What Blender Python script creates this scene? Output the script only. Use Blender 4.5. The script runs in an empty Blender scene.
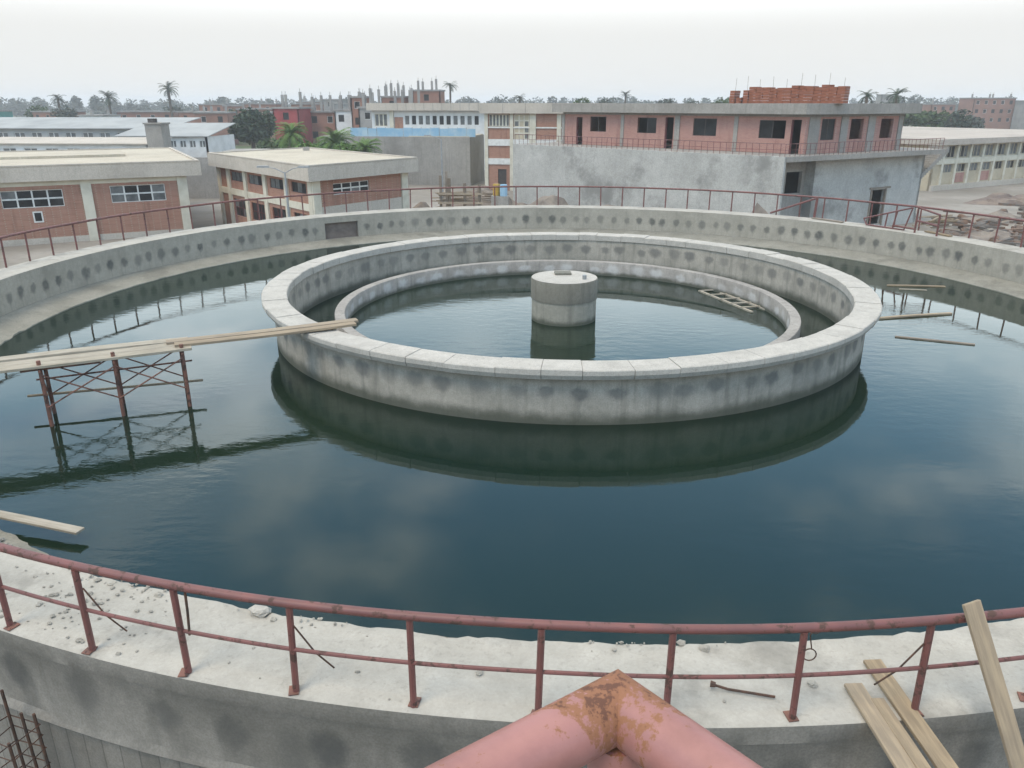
import bpy, math, random
from mathutils import Vector, Matrix, noise

R = math.radians
PI = math.pi
random.seed(7)
sc = bpy.context.scene
col = sc.collection

# ------------------------------------------------------------------ camera
cd = bpy.data.cameras.new('camera')
cam = bpy.data.objects.new('camera', cd)
col.objects.link(cam)
cam.location = (0.0, -23.369, 5.0)
cam.rotation_euler = (R(90 - 19.822), 0, R(3.894))
cd.sensor_width = 36.0
cd.lens = 779.42 / 1024 * 36.0
cd.clip_start = 0.05
cd.clip_end = 6000
sc.camera = cam

# ------------------------------------------------------------------ world: hazy, mostly overcast sky with a few blue gaps
SUN_EL, SUN_AZ = 58.0, 215.0          # azimuth clockwise from +Y
w = bpy.data.worlds.new('World')
sc.world = w
w.use_nodes = True
nt = w.node_tree
nt.nodes.clear()


def N(tree, t, **kw):
    n = tree.nodes.new(t)
    for k, v in kw.items():
        setattr(n, k, v)
    return n


def L(tree, a, b):
    tree.links.new(a, b)


def math_n(tree, op, a, b=None, c=None, clamp=False):
    n = tree.nodes.new('ShaderNodeMath')
    n.operation = op
    n.use_clamp = clamp
    for i, v in enumerate((a, b, c)):
        if v is None:
            continue
        if isinstance(v, (int, float)):
            n.inputs[i].default_value = v
        else:
            tree.links.new(v, n.inputs[i])
    return n.outputs[0]


def ramp_n(tree, v, a, b, lo=0.0, hi=1.0):
    n = tree.nodes.new('ShaderNodeMapRange')
    n.interpolation_type = 'SMOOTHSTEP'
    tree.links.new(v, n.inputs[0])
    n.inputs[1].default_value = a
    n.inputs[2].default_value = b
    n.inputs[3].default_value = lo
    n.inputs[4].default_value = hi
    return n.outputs[0]


def mix_n(tree, f, a, b, blend='MIX'):
    n = tree.nodes.new('ShaderNodeMix')
    n.data_type = 'RGBA'
    n.blend_type = blend
    for sock, v in ((n.inputs[0], f), (n.inputs[6], a), (n.inputs[7], b)):
        if isinstance(v, (int, float)):
            sock.default_value = v
        elif isinstance(v, tuple):
            sock.default_value = (*v, 1) if len(v) == 3 else v
        else:
            tree.links.new(v, sock)
    return n.outputs[2]


sky = N(nt, 'ShaderNodeTexSky', sky_type='NISHITA')
sky.sun_disc = False
sky.sun_elevation = R(SUN_EL)
sky.sun_rotation = R(SUN_AZ)
sky.air_density = 1.6
sky.dust_density = 0.1
sky.ozone_density = 2.0
tc = N(nt, 'ShaderNodeTexCoord')
sep = N(nt, 'ShaderNodeSeparateXYZ')
L(nt, tc.outputs['Generated'], sep.inputs[0])
zc = math_n(nt, 'MAXIMUM', sep.outputs[2], 0.0)
den = math_n(nt, 'ADD', zc, 0.12)
px_ = math_n(nt, 'DIVIDE', sep.outputs[0], den)
py_ = math_n(nt, 'DIVIDE', sep.outputs[1], den)
cmb = N(nt, 'ShaderNodeCombineXYZ')
L(nt, px_, cmb.inputs[0])
L(nt, py_, cmb.inputs[1])
cmb.inputs[2].default_value = 44.0
n1 = N(nt, 'ShaderNodeTexNoise')
n1.inputs['Scale'].default_value = 1.15
n1.inputs['Detail'].default_value = 6
n1.inputs['Roughness'].default_value = 0.52
L(nt, cmb.outputs[0], n1.inputs['Vector'])
cover = ramp_n(nt, n1.outputs[0], 0.46, 0.74, 0.03, 0.9)       # cloud cover
haze_low = ramp_n(nt, zc, 0.15, 0.37, 1.0, 0.0)                # haze hides the blue low down
cover = math_n(nt, 'MAXIMUM', cover, haze_low)
n2 = N(nt, 'ShaderNodeTexNoise')
n2.inputs['Scale'].default_value = 2.3
n2.inputs['Detail'].default_value = 5
L(nt, cmb.outputs[0], n2.inputs['Vector'])
shade = ramp_n(nt, n2.outputs[0], 0.3, 0.7, 0.72, 1.12)
shade = mix_n(nt, haze_low, shade, (1, 1, 1))
lum = math_n(nt, 'MULTIPLY_ADD', zc, 1.0, ramp_n(nt, zc, 0.07, 0.22, 3.35, 9.2))   # overcast sky: brighter away from the horizon
cl = mix_n(nt, ramp_n(nt, zc, 0.08, 0.20), (0.885, 0.96, 1.055), (0.80, 0.935, 1.08))     # thin blue veil above the horizon haze
cl = mix_n(nt, ramp_n(nt, zc, 0.32, 0.50), cl, (0.95, 0.985, 1.01))
cl = mix_n(nt, 1.0, cl, lum, 'MULTIPLY')
cl = mix_n(nt, 1.0, cl, shade, 'MULTIPLY')
hsv = N(nt, 'ShaderNodeHueSaturation')
hsv.inputs['Saturation'].default_value = 1.3
hsv.inputs['Value'].default_value = 1.25
L(nt, sky.outputs[0], hsv.inputs['Color'])
skyc = mix_n(nt, cover, hsv.outputs[0], cl)
bg = N(nt, 'ShaderNodeBackground')
L(nt, skyc, bg.inputs[0])
bg.inputs[1].default_value = 0.15
wo = N(nt, 'ShaderNodeOutputWorld')
L(nt, bg.outputs[0], wo.inputs[0])

sd = bpy.data.lights.new('sun', 'SUN')
sd.energy = 1.1
sd.angle = R(25)
sd.color = (1.0, 0.88, 0.70)
sun = bpy.data.objects.new('sun', sd)
col.objects.link(sun)
dvec = Vector((math.sin(R(SUN_AZ)) * math.cos(R(SUN_EL)), math.cos(R(SUN_AZ)) * math.cos(R(SUN_EL)), math.sin(R(SUN_EL))))
sun.rotation_euler = dvec.to_track_quat('Z', 'Y').to_euler()
sun.location = dvec * 60

sc.view_settings.view_transform = 'Standard'
sc.view_settings.look = 'None'
sc.view_settings.gamma = 1
sc.view_settings.use_curve_mapping = False
sc.view_settings.use_white_balance = True      # the camera's own balance for a cool, hazy daylight
sc.view_settings.white_balance_temperature = 7400
sc.view_settings.white_balance_tint = 10
sc.view_settings.exposure = 0.85
sc.cycles.use_denoising = True
sc.cycles.max_bounces = 6
sc.cycles.volume_bounces = 0
sc.cycles.sample_clamp_indirect = 4

G = -5.0          # ground level; the rim of the tank is z = 0
ZW = -1.24        # water level


# ------------------------------------------------------------------ materials
def new_mat(name):
    m = bpy.data.materials.new(name)
    m.use_nodes = True
    t = m.node_tree
    b = t.nodes['Principled BSDF']
    return m, t, b


def noise_n(t, vec, scale, detail=4, rough=0.55, sxyz=None):
    if sxyz:
        mp = N(t, 'ShaderNodeMapping')
        mp.inputs['Scale'].default_value = sxyz
        L(t, vec, mp.inputs[0])
        vec = mp.outputs[0]
    n = N(t, 'ShaderNodeTexNoise')
    n.inputs['Scale'].default_value = scale
    n.inputs['Detail'].default_value = detail
    n.inputs['Roughness'].default_value = rough
    L(t, vec, n.inputs['Vector'])
    return n.outputs[0]


def bump(t, b, h, strength=0.3, dist=0.01):
    n = N(t, 'ShaderNodeBump')
    n.inputs['Strength'].default_value = strength
    n.inputs['Distance'].default_value = dist
    L(t, h, n.inputs['Height'])
    L(t, n.outputs[0], b.inputs['Normal'])


def concrete(name, light, dark, grain=7.0, patch=0.7, streak=0.35, rough=0.9, spots=None, algae=None, boards=None, bmp=0.35, speck=0.0, stain=0.35, grit_k=0.30):
    """Cast concrete: blotches, vertical streaks, plastered tie holes (spots: spacing, v, radius), algae line at the water."""
    m, t, b = new_mat(name)
    geo = N(t, 'ShaderNodeNewGeometry')
    P = geo.outputs['Position']
    big = noise_n(t, P, patch, 5, 0.6)
    fine = noise_n(t, P, grain, 6, 0.65)
    st = noise_n(t, P, 1.0, 4, 0.6, (4.5, 4.5, 0.35))
    f = math_n(t, 'MULTIPLY', ramp_n(t, big, 0.3, 0.72), 0.6)
    f = math_n(t, 'MULTIPLY_ADD', ramp_n(t, fine, 0.3, 0.75), 0.4, f)
    c = mix_n(t, f, dark, light)
    if streak:
        c = mix_n(t, math_n(t, 'MULTIPLY', ramp_n(t, st, 0.48, 0.72), streak), c, tuple(x * 0.55 for x in dark))
    grit = noise_n(t, P, grain * 6.0, 5, 0.7)
    c = mix_n(t, ramp_n(t, grit, 0.38, 0.62, grit_k, 0.0), c, tuple(x * 0.45 for x in dark))
    sta = noise_n(t, P, patch * 0.55, 9, 0.68)
    c = mix_n(t, math_n(t, 'MULTIPLY', ramp_n(t, sta, 0.50, 0.66), stain), c, tuple(x * 0.55 for x in dark))
    if speck:
        sk = noise_n(t, P, 13.0, 8, 0.72)
        zone = ramp_n(t, noise_n(t, P, 0.9, 5, 0.6), 0.42, 0.66, 0.06, -0.02)
        k = ramp_n(t, math_n(t, 'ADD', sk, zone), 0.60, 0.68)
        c = mix_n(t, math_n(t, 'MULTIPLY', k, speck), c, tuple(x * 0.42 for x in dark))
    hgt = math_n(t, 'MULTIPLY_ADD', grit, 0.35, fine)
    if spots or boards:
        uv = N(t, 'ShaderNodeUVMap')
        su = N(t, 'ShaderNodeSeparateXYZ')
        L(t, uv.outputs[0], su.inputs[0])
        U, V = su.outputs[0], su.outputs[1]
    if boards:
        g = math_n(t, 'FRACT', math_n(t, 'DIVIDE', U, boards))
        edge = ramp_n(t, math_n(t, 'ABSOLUTE', math_n(t, 'SUBTRACT', g, 0.5)), 0.44, 0.5)
        wn = N(t, 'ShaderNodeTexWhiteNoise', noise_dimensions='1D')
        L(t, math_n(t, 'FLOOR', math_n(t, 'DIVIDE', U, boards)), wn.inputs['W'])
        low = ramp_n(t, V, -1.12, -1.02, 1.0, 0.0)
        c = mix_n(t, math_n(t, 'MULTIPLY', low, math_n(t, 'MULTIPLY', wn.outputs[0], 0.45)), c, tuple(x * 0.5 for x in dark))
        c = mix_n(t, math_n(t, 'MULTIPLY', low, math_n(t, 'MULTIPLY', edge, 0.6)), c, tuple(x * 0.35 for x in dark))
    for sp in (spots or ()):
        spacing, v0, ra, rb, opac, scol, seed = sp
        du = noise_n(t, P, 5.5, 5, 0.65)
        dv = noise_n(t, P, 6.1, 5, 0.65)
        cell = math_n(t, 'DIVIDE', U, spacing)
        wid = math_n(t, 'FLOOR', cell)
        wn = N(t, 'ShaderNodeTexWhiteNoise', noise_dimensions='1D')
        L(t, math_n(t, 'ADD', wid, seed), wn.inputs['W'])
        sc_ = N(t, 'ShaderNodeSeparateColor')
        L(t, wn.outputs['Color'], sc_.inputs[0])
        lx = math_n(t, 'SUBTRACT', math_n(t, 'FRACT', cell), math_n(t, 'MULTIPLY_ADD', sc_.outputs[0], 0.3, 0.35))
        lx = math_n(t, 'MULTIPLY', lx, spacing)
        lx = math_n(t, 'ADD', lx, math_n(t, 'MULTIPLY', math_n(t, 'SUBTRACT', du, 0.5), 0.22))
        ly = math_n(t, 'SUBTRACT', V, math_n(t, 'MULTIPLY_ADD', sc_.outputs[1], 0.10, v0 - 0.05))
        ly = math_n(t, 'ADD', ly, math_n(t, 'MULTIPLY', math_n(t, 'SUBTRACT', dv, 0.5), 0.22))
        up = math_n(t, 'DIVIDE', ly, rb)
        dn = math_n(t, 'DIVIDE', ly, rb * 1.6)
        ly = math_n(t, 'MAXIMUM', up, math_n(t, 'MULTIPLY', dn, -1.0))
        rx = math_n(t, 'DIVIDE', lx, ra)
        r2 = math_n(t, 'SQRT', math_n(t, 'ADD', math_n(t, 'MULTIPLY', rx, rx), math_n(t, 'MULTIPLY', ly, ly)))
        wn2 = N(t, 'ShaderNodeTexWhiteNoise', noise_dimensions='1D')
        L(t, math_n(t, 'ADD', wid, seed + 0.37), wn2.inputs['W'])
        r2 = math_n(t, 'MULTIPLY', r2, math_n(t, 'MULTIPLY_ADD', wn2.outputs[0], 0.35, 0.78))
        mk = ramp_n(t, r2, 0.45, 1.15, 1.0, 0.0)
        mk = math_n(t, 'MULTIPLY', mk, math_n(t, 'MULTIPLY_ADD', sc_.outputs[2], 0.5, 0.5))
        mk = math_n(t, 'MULTIPLY', mk, opac)
        mk = math_n(t, 'MULTIPLY', mk, ramp_n(t, fine, 0.2, 0.6, 0.6, 1.0))
        c = mix_n(t, mk, c, scol)
    if algae:
        sz = N(t, 'ShaderNodeSeparateXYZ')
        L(t, P, sz.inputs[0])
        zz = math_n(t, 'ADD', sz.outputs[2], math_n(t, 'MULTIPLY', noise_n(t, P, 2.2, 4), -0.28))
        a = ramp_n(t, zz, ZW - 0.14 + algae * 0.2, ZW - 0.14 + algae, 0.85, 0.0)
        c = mix_n(t, a, c, (0.055, 0.06, 0.042))
    L(t, c, b.inputs['Base Color'])
    b.inputs['Roughness'].default_value = rough
    b.inputs['Specular IOR Level'].default_value = 0.25
    bump(t, b, hgt, bmp, 0.012)
    return m


def plain(name, c, c2=None, scale=2.0, rough=0.8, metal=0.0, spec=0.3, bmp=0.0, sxyz=None, lo=0.35, hi=0.7):
    m, t, b = new_mat(name)
    geo = N(t, 'ShaderNodeNewGeometry')
    nz = noise_n(t, geo.outputs['Position'], scale, 5, 0.6, sxyz)
    cc = mix_n(t, ramp_n(t, nz, lo, hi), c, c2 or tuple(x * 0.75 for x in c))
    L(t, cc, b.inputs['Base Color'])
    b.inputs['Roughness'].default_value = rough
    b.inputs['Metallic'].default_value = metal
    b.inputs['Specular IOR Level'].default_value = spec
    if bmp:
        bump(t, b, nz, bmp, 0.01)
    return m


def brick_mat(name, c1, c2, mortar):
    m, t, b = new_mat(name)
    geo = N(t, 'ShaderNodeNewGeometry')
    sp = N(t, 'ShaderNodeSeparateXYZ')
    L(t, geo.outputs['Position'], sp.inputs[0])
    cb = N(t, 'ShaderNodeCombineXYZ')
    L(t, math_n(t, 'SUBTRACT', sp.outputs[0], sp.outputs[1]), cb.inputs[0])
    L(t, sp.outputs[2], cb.inputs[1])
    br = N(t, 'ShaderNodeTexBrick')
    L(t, cb.outputs[0], br.inputs['Vector'])
    br.inputs['Scale'].default_value = 1.0
    br.inputs['Brick Width'].default_value = 0.34
    br.inputs['Row Height'].default_value = 0.085
    br.inputs['Mortar Size'].default_value = 0.012
    br.inputs['Color1'].default_value = (*c1, 1)
    br.inputs['Color2'].default_value = (*c2, 1)
    br.inputs['Mortar'].default_value = (*mortar, 1)
    nz = noise_n(t, geo.outputs['Position'], 0.8, 5, 0.6)
    c = mix_n(t, ramp_n(t, nz, 0.4, 0.75, 0.0, 0.45), br.outputs[0], tuple(0.5 * (a + d) for a, d in zip(c1, mortar)))
    st = noise_n(t, geo.outputs['Position'], 1.0, 6, 0.65, (1.6, 1.6, 0.25))
    c = mix_n(t, ramp_n(t, st, 0.5, 0.72, 0.0, 0.4), c, tuple(x * 0.5 for x in c2))
    L(t, c, b.inputs['Base Color'])
    b.inputs['Roughness'].default_value = 0.9
    b.inputs['Specular IOR Level'].default_value = 0.2
    return m


def paint_rust(name, c, c2, rust, amount=0.62, scale=9.0, rough=0.5):
    m, t, b = new_mat(name)
    geo = N(t, 'ShaderNodeNewGeometry')
    P = geo.outputs['Position']
    nz = noise_n(t, P, scale, 8, 0.68)
    n3 = noise_n(t, P, scale * 0.35, 3)
    c_ = mix_n(t, ramp_n(t, n3, 0.3, 0.7), c, c2)
    k = ramp_n(t, nz, amount, amount + 0.06)
    c_ = mix_n(t, k, c_, rust)
    L(t, c_, b.inputs['Base Color'])
    L(t, math_n(t, 'MULTIPLY_ADD', k, 0.35, rough), b.inputs['Roughness'])
    bump(t, b, nz, 0.25, 0.002)
    return m


def wood_mat(name, c, c2):
    m, t, b = new_mat(name)
    tcn = N(t, 'ShaderNodeTexCoord')
    oi = N(t, 'ShaderNodeObjectInfo')
    nz = noise_n(t, tcn.outputs['Object'], 3.0, 6, 0.6, (0.7, 9, 9))
    n3 = noise_n(t, tcn.outputs['Object'], 1.3, 4)
    c_ = mix_n(t, ramp_n(t, nz, 0.3, 0.7), c, c2)
    c_ = mix_n(t, math_n(t, 'MULTIPLY', ramp_n(t, n3, 0.45, 0.8), 0.5), c_, tuple(x * 0.6 for x in c2))
    c_ = mix_n(t, math_n(t, 'MULTIPLY', oi.outputs['Random'], 0.25), c_, (0.45, 0.42, 0.38))
    L(t, c_, b.inputs['Base Color'])
    b.inputs['Roughness'].default_value = 0.85
    b.inputs['Specular IOR Level'].default_value = 0.2
    bump(t, b, nz, 0.3, 0.004)
    return m


def leaf_mat(name, c, c2):
    m, t, b = new_mat(name)
    geo = N(t, 'ShaderNodeNewGeometry')
    nz = noise_n(t, geo.outputs['Position'], 0.9, 3)
    f = math_n(t, 'ADD', math_n(t, 'MULTIPLY', geo.outputs['Random Per Island'], 0.6), math_n(t, 'MULTIPLY', nz, 0.4))
    L(t, mix_n(t, f, c, c2), b.inputs['Base Color'])
    b.inputs['Roughness'].default_value = 0.75
    b.inputs['Specular IOR Level'].default_value = 0.15
    return m


M = {}
SPOT = (0.10, 0.098, 0.088)
M['tank'] = concrete('tank_concrete', (0.419, 0.383, 0.319), (0.295, 0.272, 0.223), algae=0.22, streak=0.25,
                     spots=[(0.63, -0.54, 0.18, 0.16, 1.0, SPOT, 3.0), (0.63, -0.80, 0.035, 0.22, 0.22, SPOT, 3.0)])
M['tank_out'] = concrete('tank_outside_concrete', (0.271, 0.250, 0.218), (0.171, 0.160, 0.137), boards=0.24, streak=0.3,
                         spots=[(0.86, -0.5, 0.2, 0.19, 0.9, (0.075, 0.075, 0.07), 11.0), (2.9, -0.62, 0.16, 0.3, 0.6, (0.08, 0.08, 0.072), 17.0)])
M['rim'] = concrete('rim_concrete', (0.43, 0.40, 0.345), (0.315, 0.29, 0.245), grain=5, patch=1.3, streak=0.0, bmp=0.22, speck=0.22, stain=0.6, grit_k=0.12)
M['ledge'] = concrete('ledge_concrete', (0.285, 0.27, 0.225), (0.20, 0.19, 0.155), grain=4, patch=1.1, streak=0.1, bmp=0.6, speck=0.25, stain=0.5)
M['ring'] = concrete('ring_concrete', (0.453, 0.408, 0.343), (0.282, 0.262, 0.217), algae=0.36, streak=0.5,
                     spots=[(0.73, -0.5, 0.24, 0.14, 0.85, (0.115, 0.113, 0.104), 5.0), (0.73, -0.8, 0.05, 0.28, 0.25, (0.12, 0.118, 0.105), 5.0)])
M['coping'] = concrete('coping_concrete', (0.50, 0.465, 0.41), (0.375, 0.35, 0.305), grain=6, patch=1.6, streak=0.0, speck=0.3, stain=0.25)
M['launder'] = concrete('launder_concrete', (0.404, 0.374, 0.331), (0.248, 0.228, 0.202), algae=0.2, streak=0.5,
                        spots=[(0.9, -0.98, 0.26, 0.14, 0.7, (0.45, 0.44, 0.42), 8.0)])
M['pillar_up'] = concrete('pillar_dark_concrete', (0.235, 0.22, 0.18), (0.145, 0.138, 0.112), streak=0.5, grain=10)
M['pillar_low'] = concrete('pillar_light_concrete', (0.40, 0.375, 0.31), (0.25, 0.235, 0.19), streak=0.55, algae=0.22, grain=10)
M['render'] = concrete('grey_render', (0.50, 0.485, 0.445), (0.34, 0.33, 0.30), patch=0.35, grain=1.6, streak=0.12, stain=0.85)
M['cast'] = concrete('cast_concrete', (0.361, 0.334, 0.296), (0.250, 0.232, 0.205), patch=0.3, grain=2.0, streak=0.3)
M['roofcon'] = concrete('roof_concrete', (0.54, 0.48, 0.38), (0.42, 0.365, 0.28), patch=0.25, grain=1.6, streak=0.15)
M['fascia'] = concrete('fascia_concrete', (0.521, 0.463, 0.390), (0.431, 0.380, 0.316), patch=0.3, grain=2.0, streak=0.2)
M['tan_roof'] = concrete('tan_roof_concrete', (0.480, 0.420, 0.356), (0.370, 0.320, 0.270), patch=0.2, grain=1.5, streak=0.1)
M['cream'] = plain('cream_plaster', (0.56, 0.52, 0.42), (0.46, 0.42, 0.33), 1.2, 0.9)
M['brick'] = brick_mat('pink_brick', (0.345, 0.155, 0.107), (0.27, 0.118, 0.08), (0.33, 0.235, 0.175))
M['brick_c'] = brick_mat('rose_brick', (0.38, 0.18, 0.145), (0.31, 0.14, 0.115), (0.38, 0.27, 0.225))
M['brick_raw'] = brick_mat('raw_red_brick', (0.31, 0.10, 0.055), (0.22, 0.075, 0.043), (0.20, 0.10, 0.07))
M['tan'] = plain('tan_plaster', (0.46, 0.39, 0.28), (0.38, 0.32, 0.23), 0.8, 0.9)
M['frame_white'] = plain('white_frame_paint', (0.62, 0.61, 0.57), (0.5, 0.49, 0.45), 3, 0.6)
M['frame_red'] = plain('dark_red_frame', (0.12, 0.035, 0.035), None, 3, 0.6)
M['frame_dark'] = plain('dark_frame', (0.06, 0.05, 0.045), None, 3, 0.6)
M['pane'] = plain('window_glass', (0.014, 0.014, 0.014), (0.032, 0.033, 0.033), 0.8, 0.3, spec=0.15)
M['pane_pale'] = plain('dusty_glass', (0.15, 0.15, 0.14), (0.07, 0.072, 0.07), 1.5, 0.5)
M['inside'] = plain('dark_interior', (0.05, 0.047, 0.045), None, 1, 0.95)  # near black, the shade of the rooms put into the colour
M['rail'] = paint_rust('red_oxide_rail', (0.170, 0.060, 0.051), (0.125, 0.049, 0.043), (0.075, 0.038, 0.028), 0.55, 9)
M['rail_far'] = paint_rust('terrace_rail', (0.16, 0.055, 0.05), (0.12, 0.045, 0.04), (0.10, 0.045, 0.03), 0.6, 6)
M['rebar'] = plain('rusty_rebar', (0.055, 0.038, 0.03), (0.11, 0.055, 0.035), 12, 0.8)
M['rust_tube'] = paint_rust('rusty_scaffold_tube', (0.21, 0.085, 0.055), (0.12, 0.058, 0.043), (0.06, 0.035, 0.028), 0.52, 7, 0.7)
M['wood'] = wood_mat('weathered_wood', (0.30, 0.225, 0.14), (0.18, 0.13, 0.08))
M['wood_warm'] = wood_mat('pine_board', (0.33, 0.235, 0.13), (0.19, 0.13, 0.07))
M['wood_grey'] = wood_mat('grey_plank', (0.36, 0.315, 0.245), (0.23, 0.195, 0.14))
M['wood_dark'] = wood_mat('wet_wood', (0.22, 0.17, 0.12), (0.12, 0.09, 0.065))
M['dirt'] = plain('dirt', (0.24, 0.20, 0.16), (0.15, 0.125, 0.105), 0.9, 0.95, bmp=0.5)
M['dirt_dark'] = plain('dark_spoil', (0.13, 0.10, 0.085), (0.21, 0.165, 0.13), 0.9, 0.95, bmp=0.5)
M['debris'] = plain('rusty_debris', (0.16, 0.10, 0.07), (0.13, 0.115, 0.10), 0.8, 0.95, lo=0.42, hi=0.56)
M['rubble'] = plain('mortar_rubble', (0.31, 0.285, 0.24), (0.19, 0.175, 0.15), 6, 0.95, bmp=0.6)
M['steel'] = plain('galvanised_steel', (0.33, 0.34, 0.34), (0.26, 0.27, 0.27), 4, 0.5, 0.5)
M['blue_net'] = plain('blue_sheeting', (0.20, 0.36, 0.48), (0.34, 0.45, 0.50), 0.9, 0.7)
M['palesheet'] = plain('pale_roof_sheet', (0.33, 0.335, 0.32), (0.26, 0.265, 0.255), 0.25, 0.95, sxyz=(1, 1, 1))
M['white'] = plain('whitewash', (0.62, 0.62, 0.60), (0.50, 0.50, 0.48), 0.6, 0.9)
M['red_paint'] = plain('red_house_paint', (0.30, 0.05, 0.05), (0.22, 0.04, 0.04), 0.6, 0.8)
M['brown_wall'] = plain('village_brick', (0.27, 0.13, 0.09), (0.21, 0.11, 0.08), 0.5, 0.9)
M['grey_wall'] = plain('village_concrete', (0.27, 0.255, 0.235), (0.20, 0.19, 0.175), 0.5, 0.9)
M['teal'] = plain('teal_paint', (0.08, 0.30, 0.26), None, 0.6, 0.8)
M['bark'] = plain('bark', (0.13, 0.105, 0.08), (0.09, 0.07, 0.055), 2, 0.95)
M['leaf_dark'] = leaf_mat('dark_leaves', (0.022, 0.040, 0.022), (0.055, 0.075, 0.045))
M['leaf_mid'] = leaf_mat('green_leaves', (0.035, 0.065, 0.025), (0.085, 0.12, 0.05))
M['leaf_light'] = leaf_mat('light_green_leaves', (0.06, 0.12, 0.03), (0.13, 0.20, 0.06))
M['leaf_grey'] = leaf_mat('hazed_leaves', (0.05, 0.065, 0.05), (0.095, 0.105, 0.08))  # lighter grey-green, distance haze put into the leaf colour


def pipe_mat():
    """Thick pink-primed handrail tube with rust runs and weld spatter."""
    m, t, b = new_mat('primed_handrail')
    geo = N(t, 'ShaderNodeNewGeometry')
    P = geo.outputs['Position']
    nz = noise_n(t, P, 1.0, 10, 0.74, (30, 30, 18))
    n3 = noise_n(t, P, 14, 6, 0.6)
    fine = noise_n(t, P, 120, 3)
    c = mix_n(t, ramp_n(t, n3, 0.3, 0.7), (0.34, 0.15, 0.128), (0.245, 0.105, 0.088))
    vm = N(t, 'ShaderNodeVectorMath', operation='DISTANCE')
    L(t, P, vm.inputs[0])
    vm.inputs[1].default_value = (0.052, -22.818, 4.525)
    near = ramp_n(t, vm.outputs['Value'], 0.005, 0.085, 0.11, 0.0)
    k = ramp_n(t, math_n(t, 'ADD', nz, near), 0.555, 0.60)
    c = mix_n(t, math_n(t, 'MULTIPLY', k, 0.9), c, (0.23, 0.095, 0.04))
    k2 = ramp_n(t, math_n(t, 'ADD', nz, near), 0.64, 0.69)
    c = mix_n(t, k2, c, (0.11, 0.042, 0.022))
    L(t, c, b.inputs['Base Color'])
    L(t, math_n(t, 'MULTIPLY_ADD', k, 0.3, 0.45), b.inputs['Roughness'])
    bump(t, b, math_n(t, 'ADD', nz, math_n(t, 'MULTIPLY', fine, 0.3)), 0.25, 0.002)
    return m


def water_mat():
    m, t, b = new_mat('green_water')
    geo = N(t, 'ShaderNodeNewGeometry')
    P = geo.outputs['Position']
    a = noise_n(t, P, 1.0, 4, 0.55, (2.2, 4.2, 1))
    c = noise_n(t, P, 0.16, 3, 0.5)
    calm = ramp_n(t, c, 0.40, 0.62, 0.12, 1.2)
    h = math_n(t, 'MULTIPLY', a, calm)
    n3 = noise_n(t, P, 0.12, 3)
    cc = mix_n(t, ramp_n(t, n3, 0.3, 0.7), (0.006, 0.016, 0.011), (0.010, 0.020, 0.011))
    L(t, cc, b.inputs['Base Color'])
    b.inputs['Roughness'].default_value = 0.015
    b.inputs['IOR'].default_value = 1.40
    b.inputs['Specular IOR Level'].default_value = 0.5
    b.inputs['Specular Tint'].default_value = (0.86, 0.98, 1.0, 1)
    bump(t, b, h, 0.34, 0.014)
    return m


def ground_mat():
    m, t, b = new_mat('sandy_ground')
    geo = N(t, 'ShaderNodeNewGeometry')
    P = geo.outputs['Position']
    n1_ = noise_n(t, P, 0.09, 6, 0.6)
    n2_ = noise_n(t, P, 1.2, 5, 0.65)
    c = mix_n(t, ramp_n(t, n1_, 0.35, 0.68), (0.20, 0.18, 0.15), (0.29, 0.265, 0.23))
    c = mix_n(t, ramp_n(t, n2_, 0.45, 0.75, 0, 0.6), c, (0.17, 0.15, 0.13))
    far = N(t, 'ShaderNodeVectorMath', operation='LENGTH')
    L(t, P, far.inputs[0])
    k = ramp_n(t, far.outputs['Value'], 130, 190)
    fld = noise_n(t, P, 0.02, 3, 0.5, (1, 3, 1))
    fc = mix_n(t, ramp_n(t, fld, 0.4, 0.6), (0.10, 0.085, 0.055), (0.06, 0.085, 0.035))
    c = mix_n(t, k, c, fc)
    L(t, c, b.inputs['Base Color'])
    b.inputs['Roughness'].default_value = 0.95
    b.inputs['Specular IOR Level'].default_value = 0.1
    bump(t, b, n2_, 0.5, 0.05)
    return m


M['pipe'] = pipe_mat()
M['water'] = water_mat()
M['ground'] = ground_mat()


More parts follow.
